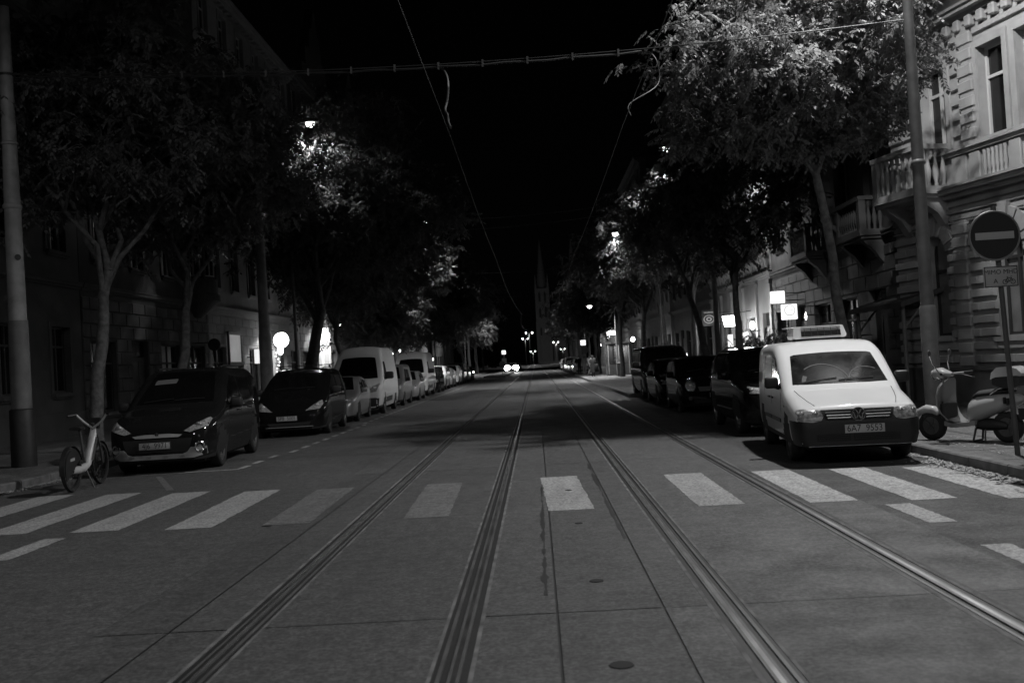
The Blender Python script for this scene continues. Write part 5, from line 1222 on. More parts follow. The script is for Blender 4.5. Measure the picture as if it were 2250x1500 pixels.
# ------------------------------------------------------------------ scooter (front to the left, across the pavement)
SCO = empty('motor_scooter', (5.85, 15.08, PH), rad(-54), 'pale classic scooter with a top box on its stand on the right pavement', 'scooter')
SCO.scale = (.92,) * 3
def wheel_(par, x, r, w, rim):
    q = MB(); q.lathe([(r * .62, -w * .5), (r * .85, -w * .55), (r, -w * .3), (r, w * .3), (r * .85, w * .55), (r * .62, w * .5)], 26, Tr(x, 0, r) @ Rx(rad(90)), closed=True); o = q.build('wheel', 'rubber', par, 50)
    q = MB(); q.lathe([(r * .62, -w * .42), (r * .2, -w * .3), (.001, -w * .32)], 22, Tr(x, 0, r) @ Rx(rad(90))); q.lathe([(r * .62, w * .42), (r * .2, w * .3), (.001, w * .32)], 22, Tr(x, 0, r) @ Rx(rad(90)))
    for k in range(5): a = 2 * PI * k / 5; q.box(r * .1, r * .6, -w * .46, w * .46, -.018, .018, Tr(x, 0, r) @ Ry(a))
    q.build('rim', rim, o, 40); return o
wheel_(SCO, .02, .235, .11, 'hub_grey'); wheel_(SCO, 1.28, .235, .12, 'hub_grey')
def loft(secs, name, m, par, sm=50, cap=True): q = MB(); q.sections(secs, cap); return q.build(name, m, par, sm)
def oval(cx, cz, ry, rn, ax, n=16, cy=0): # oval in plane spanned by y and direction ax (x,z)
    return [(cx + ax[0] * rn * math.sin(2 * PI * k / n), cy + ry * math.cos(2 * PI * k / n), cz + ax[1] * rn * math.sin(2 * PI * k / n)) for k in range(n)]
# front mudguard
loft([oval(-.30 + .03, .34, .03, .03, (0, 1)), oval(-.20, .45, .085, .06, (-.5, .86)), oval(-.06, .50, .095, .075, (-.1, 1)), oval(.08, .48, .095, .07, (.4, .9)), oval(.17, .42, .08, .05, (.7, .7))], 'mudguard', 'scooter_cream', SCO)
q = MB(); q.tube([(.02, .07, .235), (.10, .075, .5), (.2, .02, .62)], .022, 8); q.build('fork', 'hub_grey', SCO)
# leg shield: curved sheet
def shield(off, m, name, ins=0):
    rows = []
    for z, x, w in ((.30, .42, .14), (.36, .30, .17), (.45, .22, .19), (.58, .17, .20), (.72, .17, .20), (.86, .20, .175), (.95, .25, .12), (1.0, .28, .06)):
        w = w * 1.32 - ins; rows.append([(x + off + .10 * (abs(k) / 4) ** 2, w * k / 4, z) for k in range(-4, 5)])
    q = MB(); back = [[(x + .03, y, z) for x, y, z in r] for r in rows]
    n = len(rows); q.sections([r + b[::-1] for r, b in zip(rows, back)]); return q.build(name, m, SCO, 50)
shield(0, 'scooter_grey', 'leg_shield')
q = MB(); q.cbox(.29, .36, -.2, .2, .36, .60, .02); q.build('glove_box', 'black_plastic', SCO)
# floor board, tunnel
loft([[(x, -w, z), (x, w, z), (x, w, z + .07), (x, -w, z + .07)] for x, w, z in ((.32, .15, .25), (.45, .19, .22), (.72, .19, .24), (.84, .16, .27))], 'floor_board', 'scooter_grey', SCO)
# rear body with rounded side panels
loft([oval(.70, .40, .10, .15, (0, 1)), oval(.74, .46, .18, .19, (0, 1)), oval(.86, .52, .215, .20, (0, 1)), oval(1.05, .57, .225, .175, (0, 1)), oval(1.28, .62, .20, .135, (0, 1)), oval(1.46, .65, .14, .09, (0, 1)), oval(1.56, .66, .06, .04, (0, 1))], 'rear_body', 'scooter_cream', SCO)
q = MB()
for k in range(3): q.box(1.34 + .05 * k, 1.365 + .05 * k, -.215, -.17, .60 - .02 * k, .70 - .015 * k)
q.build('vent', 'black_plastic', SCO)
loft([oval(.80, .70, .12, .03, (0, 1)), oval(.88, .745, .15, .05, (0, 1)), oval(1.08, .765, .16, .055, (0, 1)), oval(1.28, .80, .145, .05, (0, 1)), oval(1.40, .80, .10, .035, (0, 1))], 'seat', 'seat_cloth', SCO)
q = MB(); q.tube([(1.10, -.14, .74), (1.25, -.16, .83), (1.42, -.13, .86), (1.42, .13, .86), (1.25, .16, .83), (1.10, .14, .74)], .014, 6); q.tube([(1.42, 0, .80), (1.42, 0, .9)], .03, 6); q.build('carrier', 'chrome', SCO, 50)
# engine, exhaust, stand
loft([oval(.80, .27, .10, .08, (0, 1)), oval(.95, .27, .13, .10, (0, 1)), oval(1.15, .27, .12, .09, (0, 1)), oval(1.30, .25, .08, .06, (0, 1))], 'engine', 'black_plastic', SCO)
q = MB(); q.tube([(.82, .10, .22), (.78, .13, 0.02)], .016, 6); q.tube([(.82, -.10, .22), (.78, -.13, 0.02)], .016, 6); q.tube([(.97, -.10, .2), (.99, -.16, .015)], .014, 6); q.tube([(.78, -.13, .02), (.78, .13, .02)], .014, 6); q.build('stand', 'steel_dark', SCO, 50)
q = MB(); q.box(1.5, 1.62, -.10, .10, .36, .52, Tr(0, 0, 0)); q.build('number_plate', 'black_plastic', SCO)
# handlebar head, headlight, screen, grips, mirrors
loft([oval(.10, 1.06, .05, .07, (0, 1)), oval(.14, 1.07, .10, .09, (0, 1)), oval(.24, 1.08, .13, .09, (0, 1)), oval(.36, 1.06, .12, .05, (0, 1)), oval(.42, 1.05, .05, .03, (0, 1))], 'handlebar_head', 'scooter_cream', SCO)
q = MB(); q.lathe([(.075, 0), (.085, .015), (.075, .03), (.001, .045)], 22, Tr(.12, 0, 1.05) @ Ry(rad(-98))); q.build('headlight', 'lens', SCO, 50)
q = MB(); q.tube([(.32, -.1, 1.06), (.44, -.34, 1.07)], .017, 8); q.tube([(.32, .1, 1.06), (.44, .34, 1.07)], .017, 8); q.build('handlebar', 'scooter_cream', SCO, 50)
q = MB(); q.tube([(.425, -.31, 1.07), (.50, -.44, 1.075)], .022, 8); q.tube([(.425, .31, 1.07), (.50, .44, 1.075)], .022, 8); q.build('grip', 'black_plastic', SCO, 50)
q = MB(); q.tube([(.36, -.3, 1.06), (.42, -.42, 1.02), (.52, -.46, .99)], .007, 5); q.tube([(.36, .3, 1.06), (.42, .42, 1.02), (.52, .46, .99)], .007, 5); q.build('brake_lever', 'chrome', SCO, 50)
for s in (-1, 1):
    q = MB(); q.tube([(.28, s * .16, 1.10), (.22, s * .22, 1.24), (.21, s * .26, 1.36)], .009, 6); o = q.build('mirror_stem', 'chrome', SCO, 50)
    q = MB(); q.ball((.22, s * .28, 1.41), .014, .05, .05); q.build('mirror', 'hub_grey', o, 60)
# top box
TBX = Tr(-.10, 0, -.09)
loft([[(x, -w, z), (x, w, z), (x + .0, w * .96, z2), (x, -w * .96, z2)] for x, w, z, z2 in ((1.24, .16, 1.02, 1.05), (1.28, .20, .98, 1.09), (1.45, .21, .92, 1.10), (1.62, .20, .93, 1.10), (1.68, .17, .96, 1.09))], 'top_box', 'black_plastic', SCO, 40).data.transform(TBX)
loft([[(x, -w, z), (x, w, z), (x + .01, w * .86, z2), (x + .01, -w * .86, z2)] for x, w, z, z2 in ((1.22, .15, 1.055, 1.08), (1.25, .20, 1.06, 1.16), (1.34, .215, 1.092, 1.235), (1.52, .215, 1.105, 1.25), (1.64, .20, 1.11, 1.215), (1.70, .16, 1.10, 1.14))], 'top_box_lid', 'scooter_cream', SCO, 40).data.transform(TBX)
# ------------------------------------------------------------------ rental e-bike at the left kerb
BK = empty('electric_bicycle', (-7.42, 16.1, 0), rad(93), 'white-framed electric rental bicycle standing at the left kerb', 'bicycle')
BK.scale = (1.05,) * 3
# local: front wheel at +x, rear at -x
def bwheel(par, x, r):
    q = MB(); q.lathe([(r - .045, -.022), (r - .01, -.026), (r, 0), (r - .01, .026), (r - .045, .022)], 34, Tr(x, 0, r) @ Rx(rad(90)), closed=True); o = q.build('wheel', 'rubber', par, 50)
    q = MB(); q.lathe([(r - .05, -.012), (r - .044, -.014), (r - .044, .014), (r - .05, .012)], 34, Tr(x, 0, r) @ Rx(rad(90)), closed=True); q.lathe([(.035, -.04), (.035, .04)], 12, Tr(x, 0, r) @ Rx(rad(90)))
    for k in range(18): a = 2 * PI * k / 18; q.tube([(x, .03 * (-1) ** k, r), (x + math.cos(a) * (r - .045), 0, r + math.sin(a) * (r - .045))], .0022, 4)
    q.build('rim', 'steel_dark', o, 50); return o
R_ = .33
bwheel(BK, -.54, R_); bwheel(BK, .56, R_)
loft([oval(.36, .90, .045, .07, (.4, .9)), oval(.31, .76, .06, .10, (.93, .36)), oval(.20, .60, .065, .115, (.93, .36)), oval(.10, .45, .07, .115, (.93, .36)), oval(.03, .35, .07, .10, (.8, .6)), oval(-.10, .31, .06, .07, (.2, 1)), oval(-.30, .30, .045, .06, (0, 1)), oval(-.52, .31, .035, .05, (0, 1))], 'frame', 'bike_white', BK)
q = MB()
for s in (-1, 1): q.prism([(.29, .76), (.335, .735), (.15, .43), (.08, .40), (.06, .43)], s * .066 - .006, s * .066 + .006)
q.build('battery_cover', 'hub_grey', BK)
q = MB(); q.tube([(-.02, 0, .36), (-.18, 0, .90)], .02, 10); q.build('seat_post', 'hub_grey', BK, 50)
loft([oval(-.35, .93, .09, .03, (0, 1)), oval(-.25, .94, .10, .035, (0, 1)), oval(-.12, .93, .05, .03, (0, 1)), oval(.0, .92, .02, .018, (0, 1))], 'saddle', 'black_plastic', BK)
q = MB(); q.tube([(.54, -.055, .33), (.46, -.055, .62), (.40, -.04, .80)], .017, 8); q.tube([(.54, .055, .33), (.46, .055, .62), (.40, .04, .80)], .017, 8); q.tube([(.40, 0, .78), (.35, 0, .98)], .026, 8); q.build('fork', 'bike_grey', BK, 50)
q = MB(); q.tube([(.34, .0, .90), (.36, -.14, 1.0), (.32, -.24, 1.12)], .018, 8); q.tube([(.34, 0, .90), (.36, .14, 1.0), (.32, .24, 1.12)], .018, 8); q.build('handlebar', 'bike_white', BK, 50)
q = MB(); q.tube([(.32, -.24, 1.12), (.2, -.33, 1.11)], .02, 8); q.tube([(.32, .24, 1.12), (.2, .33, 1.11)], .02, 8); q.build('grip', 'black_plastic', BK, 50)
q = MB(); q.add([(.41, -.12, 1.06), (.41, .12, 1.06), (.44, .07, .88), (.44, -.07, .88), (.37, -.11, 1.06), (.37, .11, 1.06), (.38, .06, .88), (.38, -.06, .88)], [(0, 1, 2, 3), (4, 7, 6, 5), (0, 4, 5, 1), (1, 5, 6, 2), (2, 6, 7, 3), (3, 7, 4, 0)]); c = q.build('headlight_box', 'black_plastic', BK)
q = MB(); q.ball((.44, 0, .99), .012, .02, .02); q.build('headlight', 'chrome', c, 60)
def guard(x, r, a0, a1, w=.035, n=12): return [[(x + r * math.cos(rad(a0 + (a1 - a0) * k / n)), s, R_ + r * math.sin(rad(a0 + (a1 - a0) * k / n))) for s in (-w, 0, w)] for k in range(n + 1)]
for gx, g0, g1 in ((-.54, 20, 190), (.56, 10, 150)): q = MB(); q.sections(guard(gx, R_ + .025, g0, g1), cap=False, ring=False); q.build('mudguard', 'black_plastic', BK, 50)
q = MB()
for s in (-.036, .036): q.prism([(-.54 + .30 * math.cos(rad(a)), R_ + .30 * math.sin(rad(a))) for a in range(30, 215, 15)], s - .004, s + .004)
q.build('skirt_guard', 'black_plastic', BK)
q = MB(); q.prism([(-.66, .46), (-.5, .47), (-.5, .51), (-.66, .50)], -.043, -.041); q.build('wheel_badge', 'sign_white', BK)
q = MB(); q.lathe([(.001, -.02), (.09, -.02), (.095, 0), (.09, .02), (.001, .02)], 20, Tr(.0, .075, .30) @ Rx(rad(90))); q.tube([(0, -.08, .3), (.11, -.085, .17)], .011, 6); q.tube([(0, .08, .3), (-.11, .085, .43)], .011, 6); q.box(.06, .16, -.16, -.09, .155, .18); q.box(-.16, -.06, .09, .16, .42, .445); q.build('crank', 'black_plastic', BK)
q = MB(); q.tube([(-.06, .03, .27), (-.14, .17, .01)], .012, 6); q.tube([(-.06, -.03, .27), (-.14, -.17, .01)], .012, 6); q.build('kickstand', 'steel_dark', BK, 50)
# ------------------------------------------------------------------ people at the tram stop
def person(label, loc, rz, joints, top, legs_m, shoe='ink', hair='short', h=1.72, shorts=False, coat=False, sleeves=False, bag=None):
    """One skinned body; joints override the default standing pose (metres, for a 1.75 m figure)."""
    J = dict(pelvis=(0, 0, .95), waist=(0, .01, 1.08), chest=(0, 0, 1.30), neck=(0, .01, 1.47), head=(0, -.015, 1.58), crown=(0, -.01, 1.70),
             hipL=(-.09, 0, .91), kneeL=(-.10, -.02, .50), ankL=(-.10, .03, .09), toeL=(-.12, -.13, .03), hipR=(.09, 0, .91), kneeR=(.10, -.02, .50), ankR=(.10, .03, .09), toeR=(.12, -.13, .03),
             shL=(-.19, .01, 1.41), elL=(-.25, .04, 1.13), wrL=(-.25, -.04, .88), haL=(-.245, -.07, .79), shR=(.19, .01, 1.41), elR=(.25, .04, 1.13), wrR=(.25, -.04, .88), haR=(.245, -.07, .79))
    J.update(joints)
    rd = dict(pelvis=.165, waist=.155, chest=.185, neck=.058, head=.088, crown=.075, hip=.115, knee=.068, ank=.046, toe=.035, sh=.075, el=.05, wr=.034, ha=.036)
    E = [('pelvis', 'waist'), ('waist', 'chest'), ('chest', 'neck'), ('neck', 'head'), ('head', 'crown')]
    for s in 'LR': E += [('pelvis', 'hip' + s), ('hip' + s, 'knee' + s), ('knee' + s, 'ank' + s), ('ank' + s, 'toe' + s), ('chest', 'sh' + s), ('sh' + s, 'el' + s), ('el' + s, 'wr' + s), ('wr' + s, 'ha' + s)]
    N = list(J); V = [Vector(J[k]) * h / 1.75 for k in N]; ed = [(N.index(a), N.index(b)) for a, b in E]; R = [rd[k.rstrip('LR')] * h / 1.75 for k in N]
    for s in 'LR':      # five separate fingers
        b = Vector(J['ha' + s]) * h / 1.75; w = Vector(J['wr' + s]) * h / 1.75; d = (b - w).normalized(); sd = d.cross(Vector((1, 0, 0))).normalized(); ib = N.index('ha' + s)
        for k, (o, l) in enumerate(((-.028, .065), (-.010, .075), (.009, .07), (.026, .055))):
            V.append(b + sd * o + d * .03); V.append(b + sd * o + d * (.03 + l) + Vector((-.015 if s == 'R' else .015, 0, 0))); n = len(V); ed += [(ib, n - 2), (n - 2, n - 1)]; R += [.010, .008]
        V.append(b - sd * .05 + d * .01); n = len(V); ed.append((ib, n - 1)); R.append(.010)
    me = bpy.data.meshes.new('person'); me.from_pydata(V, ed, []); o = bpy.data.objects.new('person', me); COL.objects.link(o)
    md = o.modifiers.new('skin', 'SKIN'); md.use_smooth_shade = True
    for i, sv in enumerate(me.skin_vertices[0].data):
        r = R[i]; sv.radius = (r, r * (.72 if N[i] in ('pelvis', 'waist', 'chest') else 1) if i < len(N) else r) if True else (r, r); sv.use_root = i == 0
    o.modifiers.new('sub', 'SUBSURF').render_levels = 1; o.modifiers['sub'].levels = 1
    dg = bpy.context.evaluated_depsgraph_get(); dg.update(); nm = bpy.data.meshes.new_from_object(o.evaluated_get(dg)); o.modifiers.clear(); o.data = nm; nm.name = 'person'
    nm.materials.clear()
    for m_ in ('skin', top, legs_m, shoe): nm.materials.append(MATS[m_])
    k = h / 1.75
    for p in nm.polygons:
        c = p.center / k; p.use_smooth = True
        arm = abs(c.x) > .20 and c.z > .7
        if c.z > 1.45: i = 0
        elif arm: i = 1 if (c.z > (1.2 if not sleeves else .9)) else 0
        elif c.z > .94: i = 1
        elif c.z > (.10 if not shorts else .52): i = 2
        else: i = 3 if c.z < .10 else 0
        p.material_index = i
    o.location = loc; o.rotation_euler = (0, 0, rz); tag(o, label, 'person', 'people waiting at the tram stop')
    hd = Vector(J['head']) * k; q = MB()
    if hair == 'long': q.sections([oval(hd.x, hd.z + .115, .03, .03, (1, 0), 12, hd.y + .01), oval(hd.x, hd.z + .10, .085, .08, (1, 0), 12, hd.y + .015), oval(hd.x, hd.z + .0, .09, .095, (1, 0), 12, hd.y + .035), oval(hd.x, hd.z - .17, .06, .085, (1, 0), 12, hd.y + .06), oval(hd.x, hd.z - .28, .03, .05, (1, 0), 12, hd.y + .06)])
    else: q.ball((hd.x, hd.y + .022, hd.z + .055), .088, .09, .085, 12, 8)
    q.build('hair', 'hair', o, 60)
    f = MB(); f.ball((hd.x, hd.y - .085, hd.z - .005), .013, .02, .02, 8, 6)
    f.build('nose', 'skin', o, 60)
    q = MB()
    for s in (-1, 1): q.ball((hd.x + s * .032, hd.y - .074, hd.z + .025), .011, .008, .007, 8, 6)
    q.build('eyes', 'ink', o, 60)
    q = MB(); q.box(hd.x - .024, hd.x + .024, hd.y - .078, hd.y - .07, hd.z - .052, hd.z - .045); q.build('mouth', 'ink', o)
    if coat:
        q = MB(); q.sections([oval(0, 1.40 * k, .12, .17, (1, 0), 18), oval(0, 1.30 * k, .16, .225, (1, 0), 18), oval(0, 1.06 * k, .15, .19, (1, 0), 18), oval(0, .9 * k, .17, .215, (1, 0), 18), oval(0, .36 * k, .20, .25, (1, 0), 18)]); q.build('coat', top, o, 60)
    if bag:
        q = MB(); q.cbox(bag[0] - .16, bag[0] + .16, bag[1] - .08, bag[1] + .08, bag[2], bag[2] + .38, .04); b = q.build('bag', 'cloth_dark', None, 40); b.location = loc; b.rotation_euler = (0, 0, rz); tag(b, 'dark shoulder bag hanging from the person in black', 'bag')
    return o
bent = dict(elR=(.27, .0, 1.12), wrR=(.14, -.17, 1.16), haR=(.10, -.22, 1.2))
step = dict(kneeL=(-.10, -.12, .51), ankL=(-.1, -.10, .09), toeL=(-.11, -.25, .03), ankR=(.1, .14, .1), toeR=(.11, .0, .03))
person('person in dark clothes standing leftmost at the tram stop', (3.95, 92, .125), .4, {}, 'cloth_dark', 'cloth_dark', sleeves=True, h=1.76)
person('person in pale loose clothes standing with one arm bent', (4.28, 89, .125), .1, bent, 'cloth_pale', 'cloth_pale', sleeves=True, hair='long', h=1.70)
person('person in a white T-shirt and dark shorts turned sideways', (4.55, 86, .125), 1.4, step, 'cloth_white', 'cloth_dark', h=1.74, shorts=True)
person('person in a long black coat nearest the kerb', (4.4, 78, .125), 2.6, bent, 'cloth_dark', 'cloth_dark', sleeves=True, hair='long', h=1.74, coat=True, bag=(-.34, .05, .62))
person('person in dark clothes waiting beside the kiosk', (5.9, 79.5, .125), -1.2, step, 'cloth_dark', 'cloth_dark', sleeves=True, h=1.72)
person('person walking away behind the waiting group', (5.15, 90, .125), 3.3, step, 'cloth_dark', 'cloth_pale', h=1.75)
# kiosk with a lit sign, litter bin, stop poles
t = empty('kiosk', (6.55, 80.0, .125), 0, 'dark kiosk with glass front beneath the white lit lettering', 'kiosk')
q = MB(); q.box(-.95, .95, -.8, .8, 0, 2.5); q.box(-1.05, 1.05, -.9, .9, 2.5, 2.62); q.build('cabin', 'steel_dark', t)
q = MB(); q.box(-.8, .8, -.812, -.802, .9, 2.3); q.build('window', 'glass_window', t); q = MB()
for x in (-.84, -.02, .8): q.box(x, x + .05, -.84, -.81, .1, 2.4)
q.build('window_frame', 'steel_pale', t)
t = empty('lit_sign', (6.15, 78.9, 3.45), 0, 'white glowing sign board over the kiosk roof', 'sign')
q = MB(); q.cbox(-.42, .28, -.06, .06, -.12, .12, .03); q.cbox(-.30, .18, -.06, .06, .121, .2, .03); q.build('light_box', 'lit_white', t); q = MB(); q.tube([(-.3, 0, -.7), (-.3, 0, -.1)], .03, 6); q.tube([(.2, 0, -.7), (.2, 0, -.1)], .03, 6); q.build('bracket', 'steel_dark', t)
def stop_pole(label, x, y, h, s, rnd_=True, base=.125):
    t = empty('stop_sign', (x, y, base), 0, label, 'stop sign', 'tram stop posts')
    q = MB(); q.tube([(0, .05, 0), (0, .05, h + s)], .04, 8); q.build('pole', 'steel_pale', t, 50); q = MB(); q.cbox(-s / 2, s / 2, -.06, .02, h, h + s * .95, .03); q.build('light_box', 'lit_sign', t)
    if rnd_: q = MB(); q.lathe([(.001, -.02), (.36, -.02), (.36, .02), (.33, .025), (.001, .025)], 26, Tr(.12, .0, h - .45) @ Rx(rad(90))); q.build('round_board', 'sign_frame', t, 30)
    q = MB(); q.box(-.25, .25, -.03, .0, 1.1, 1.9); q.build('timetable', 'sign_white', t); return t
stop_pole('right-hand tram stop post with a glowing square top and a round board', 4.65, 97.0, 2.75, .52)
stop_pole('left-hand tram stop post with a glowing square top on the platform', -3.55, 111, 2.35, .45, False, .2)
t = empty('traffic_sign', (-3.75, 109.8, .0), 0, 'round pale sign at the tip of the tram platform', 'road sign')
q = MB(); q.tube([(0, .04, 0), (0, .04, 1.6)], .035, 8); q.build('pole', 'steel_pole', t, 50); q = MB(); q.lathe([(.001, -.01), (.32, -.01), (.33, .0), (.32, .012), (.001, .012)], 26, Tr(0, 0, 1.5) @ Rx(rad(90))); q.build('disc', 'hub_grey', t, 30)
t = empty('litter_bin', (6.25, 74.5, .125), 0, 'dark round litter bin at the tram stop', 'litter bin')
q = MB(); q.lathe([(.22, .0), (.25, .05), (.25, .85), (.23, .9)], 18); q.build('barrel', 'steel_dark', t, 50); q = MB(); q.lathe([(.27, .9), (.27, .98), (.1, 1.05), (.0, 1.06)], 18); q.build('lid', 'steel_dark', t, 50)
# ------------------------------------------------------------------ shop signs and lit fronts, right side
def hang_sign(label, x, y, z, w, h, m, side=1, cat='sign', th=.09, deco=None, group=None):
    t = empty('shop_sign', (x, y, z), 0, label, cat, group)
    q = MB(); q.cbox(-w / 2, w / 2, -th, th, 0, h, .02); b = q.build('sign_box', m, t, 30)
    q = MB(); X = side * (w / 2); q.tube([(X, 0, h * .8), (X + side * .9, 0, h * .8)], .02, 6); q.tube([(X, 0, h * .2), (X + side * .9, 0, h * .2)], .02, 6); q.build('bracket', 'steel_dark', t)
    if deco: deco(b, w, h, th)
    return t
def d_upper(b, w, h, th):
    q = MB(); q.box(-w * .46, w * .46, -th - .006, -th - .002, h * .16, h * .19); q.box(-w * .46, w * .46, -th - .006, -th - .002, h * .26, h * .28)
    for k in range(6): q.box(-w * .38 + k * w * .13, -w * .32 + k * w * .13, -th - .006, -th - .002, h * .74, h * .80)
    q.build('mark', 'lit_dim', b)
def d_ring(b, w, h, th):
    q = MB(); q.lathe([(w * .30, 0), (w * .36, 0)], 30, Tr(0, -th - .004, h * .60) @ Rx(rad(90)))
    for k in range(5): q.box(-w * .24 + k * w * .1, -w * .17 + k * w * .1, -th - .006, -th - .002, h * .56, h * .63)
    q.build('mark', 'lit_dim', b); q = MB(); q.box(-w * .48, w * .48, -th - .006, -th - .002, h * .29, h * .31); q.build('mark', 'lit_dim', b)
def d_oval(b, w, h, th):
    q = MB(); q.sections([[(math.cos(2 * PI * k / 28) * w * .40 * s, -th - .004, h * .42 + math.sin(2 * PI * k / 28) * h * .26 * s) for k in range(28)] for s in (1, .84)], cap=False); q.sections([[(math.cos(2 * PI * k / 28) * w * .40 * s, -th - .004, h * .42 + math.sin(2 * PI * k / 28) * h * .26 * s) for k in range(28)] for s in (.5, .3)], cap=False)
    for k in range(7): q.box(-w * .34 + k * w * .1, -w * .28 + k * w * .1, -th - .006, -th - .002, h * .80, h * .88)
    q.build('mark', 'lit_faint', b)
hang_sign('upper of the two glowing square signs, with a thin line along its foot', 9.35, 38.3, 3.3, .52, .46, 'lit_sign', deco=d_upper, group='glowing square signs')
hang_sign('lower of the two glowing square signs, with a ring emblem', 9.4, 36.9, 2.62, .56, .56, 'lit_sign', deco=d_ring, group='glowing square signs')
hang_sign('dark hanging sign with an oval emblem', 9.25, 53.0, 2.95, .72, .85, 'sign_board', deco=d_oval)
t = empty('shop_lantern', (9.35, 47.9, 2.75), 0, 'glowing trapezoid lantern by the trunk of the forked tree', 'lantern')
q = MB(); q.sections([[(-.22, -.2, 0), (.22, -.2, 0), (.22, .2, 0), (-.22, .2, 0)], [(-.30, -.28, .5), (.30, -.28, .5), (.30, .28, .5), (-.30, .28, .5)]]); q.build('lantern_glass', 'lit_globe', t); q = MB(); q.box(-.31, .31, -.29, .29, .5, .55); q.tube([(.25, 0, .6), (1.05, 0, .7)], .025, 6); q.build('bracket', 'steel_dark', t)
LTS = [(9.35, 47.9, 2.6, 130), (9.75, 46.3, 2.6, 70), (9.3, 43.5, 2.9, 110), (9.2, 51.5, 2.2, 60)]
t = empty('wall_lamp', (10.2, 46.2, 2.7), 0, 'small glowing wall lamp on the bright plastered house', 'wall lamp', 'wall lamps')
q = MB(); q.ball((-.15, 0, 0), .12, .12, .2); q.build('lamp_globe', 'lit_globe', t, 60); q = MB(); q.tube([(.2, 0, -.25), (-.15, 0, -.3), (-.15, 0, -.2)], .025, 6); q.build('bracket', 'steel_dark', t, 50)
for x, y, lab in ((9.9, 50.8, 'tall glowing strip panel under the oval hanging sign'), (9.9, 47.1, 'tall glowing strip panel under the trapezoid lantern')):
    t = empty('light_strip', (x, y, .9), 0, lab, 'light panel', 'glowing strip panels'); q = MB(); q.cbox(-.12, .12, -.05, .05, 0, 1.5, .02); q.build('light_box', 'lit_soft', t); q = MB(); q.box(.12, .5, -.03, .03, .2, .3); q.box(.12, .5, -.03, .03, 1.2, 1.3); q.build('bracket', 'steel_dark', t)
# canopy and potted shrubs before the dark house
t = empty('canopy', (10.4, 27.9, 0), rad(-90), 'dark pitched canopy over the entrance next to the corner house', 'canopy')
q = MB(); q.add([(-.2, -.02, 3.0), (3.6, -.02, 3.0), (3.7, -1.55, 2.55), (-.3, -1.55, 2.55), (-.2, -.02, 2.9), (3.6, -.02, 2.9), (3.7, -1.55, 2.42), (-.3, -1.55, 2.42)], [(0, 1, 2, 3), (7, 6, 5, 4), (0, 4, 5, 1), (1, 5, 6, 2), (2, 6, 7, 3), (3, 7, 4, 0)]); q.build('roof', 'canvas', t)
q = MB()
for x in (.0, 3.4): q.tube([(x, -1.4, .13), (x, -1.4, 2.45)], .05, 8); q.tube([(x, -1.4, 1.9), (x, -.9, 2.5)], .03, 6)
q.build('post', 'steel_pale', t, 50)
def shrub(label, x, y, seed, h=1.5):
    t = empty('potted_shrub', (x, y, .125), 0, label, 'potted shrub', 'potted shrubs by the shop fronts'); q = MB(); q.lathe([(.2, 0), (.3, .5), (.32, .5), (.32, .56), (.26, .56)], 18); q.build('pot', 'stone_mid', t, 50)
    T, L_ = tree_parts(seed, H=2, r0=.04, fork=.9, R=.65, cz=1.75, rz_=.75, clumps=26, per=40, leaf=.13, limbs=5); T.build('stem', 'bark_dark', t, 60, fix=False); L_.build('foliage', 'leaf_dark', t, fix=False); return t
S1 = shrub('potted shrub under the lower glowing square sign', 9.1, 39.6, 71); copy_thing(S1, (9.0, 41.8, .125), 2, 'potted shrub left of the glowing square signs')
# ------------------------------------------------------------------ lit fronts, left side
t = empty('globe_sign', (-13.45, 52.6, 3.5), 0, 'big glowing round sign on the left house front', 'sign')
q = MB(); q.lathe([(.001, -.08), (.36, -.08), (.40, -.05), (.40, .05), (.36, .08), (.001, .08)], 36, Rx(rad(90))); q.build('light_disc', 'lit_globe', t, 40); q = MB(); q.tube([(-.4, 0, 0), (-1.05, 0, 0)], .03, 6); q.build('bracket', 'steel_dark', t)
t = empty('wall_lamp', (-13.7, 53.3, 3.0), 0, 'glaring wall lamp right of the glowing round sign', 'wall lamp', 'wall lamps')
q = MB(); q.ball((0, 0, 0), .16, .16, .28); q.build('lamp_globe', 'lit_lamp', t, 60); q = MB(); q.tube([(-.8, 0, .2), (0, 0, .35), (0, 0, .25)], .025, 6); q.build('bracket', 'steel_dark', t, 50)
DOWN = [(-13.2, 53.0, 4.1, 900), (-13.1, 65.6, 5.0, 1500), (-13.3, 67.6, 4.6, 800)]
for y in (51.6, 54.6):
    t = empty('light_chain', (-14.2, y, .3), 0, 'string of small bulbs hanging ' + ('left' if y < 52 else 'right') + ' of the shop door under the round sign', 'light chain', 'light chains'); q = MB()
    for k in range(16): q.ball((.1 * math.sin(k * 1.3), .06 * math.cos(k * 2.1), .2 + k * .17), .03, n=8, m=6)
    q.build('bulbs', 'lit_globe', t, 60); q = MB(); q.tube([(.1 * math.sin(k * 1.3), .06 * math.cos(k * 2.1), .2 + k * .17) for k in range(16)], .008, 4); q.build('cord', 'steel_dark', t)
t = empty('entrance_portal', (-14.5, 66.3, 0), rad(90), 'brightly lit arched entrance with panelled doors on the left', 'entrance')
q = MB(); q.prism([(-1.9, 0), (-1.2, 0), (-1.2, 3.4)] + arc(0, 3.4, 1.2, 1.1, 180, 0, 12) + [(1.2, 3.4), (1.2, 0), (1.9, 0), (1.9, 3.9)] + arc(0, 3.9, 1.9, 1.35, 0, 180, 12) + [(-1.9, 3.9)], -.45, -.16); q.build('surround', 'stone_pale', t)
q = MB(); q.prism([(-1.2, .1), (1.2, .1), (1.2, 3.4)] + arc(0, 3.4, 1.2, 1.1, 0, 180, 12), -.155, -.14); q.build('doors', 'frame_white', t)
q = MB(); q.box(-.02, .02, -.17, -.156, .1, 3.3)
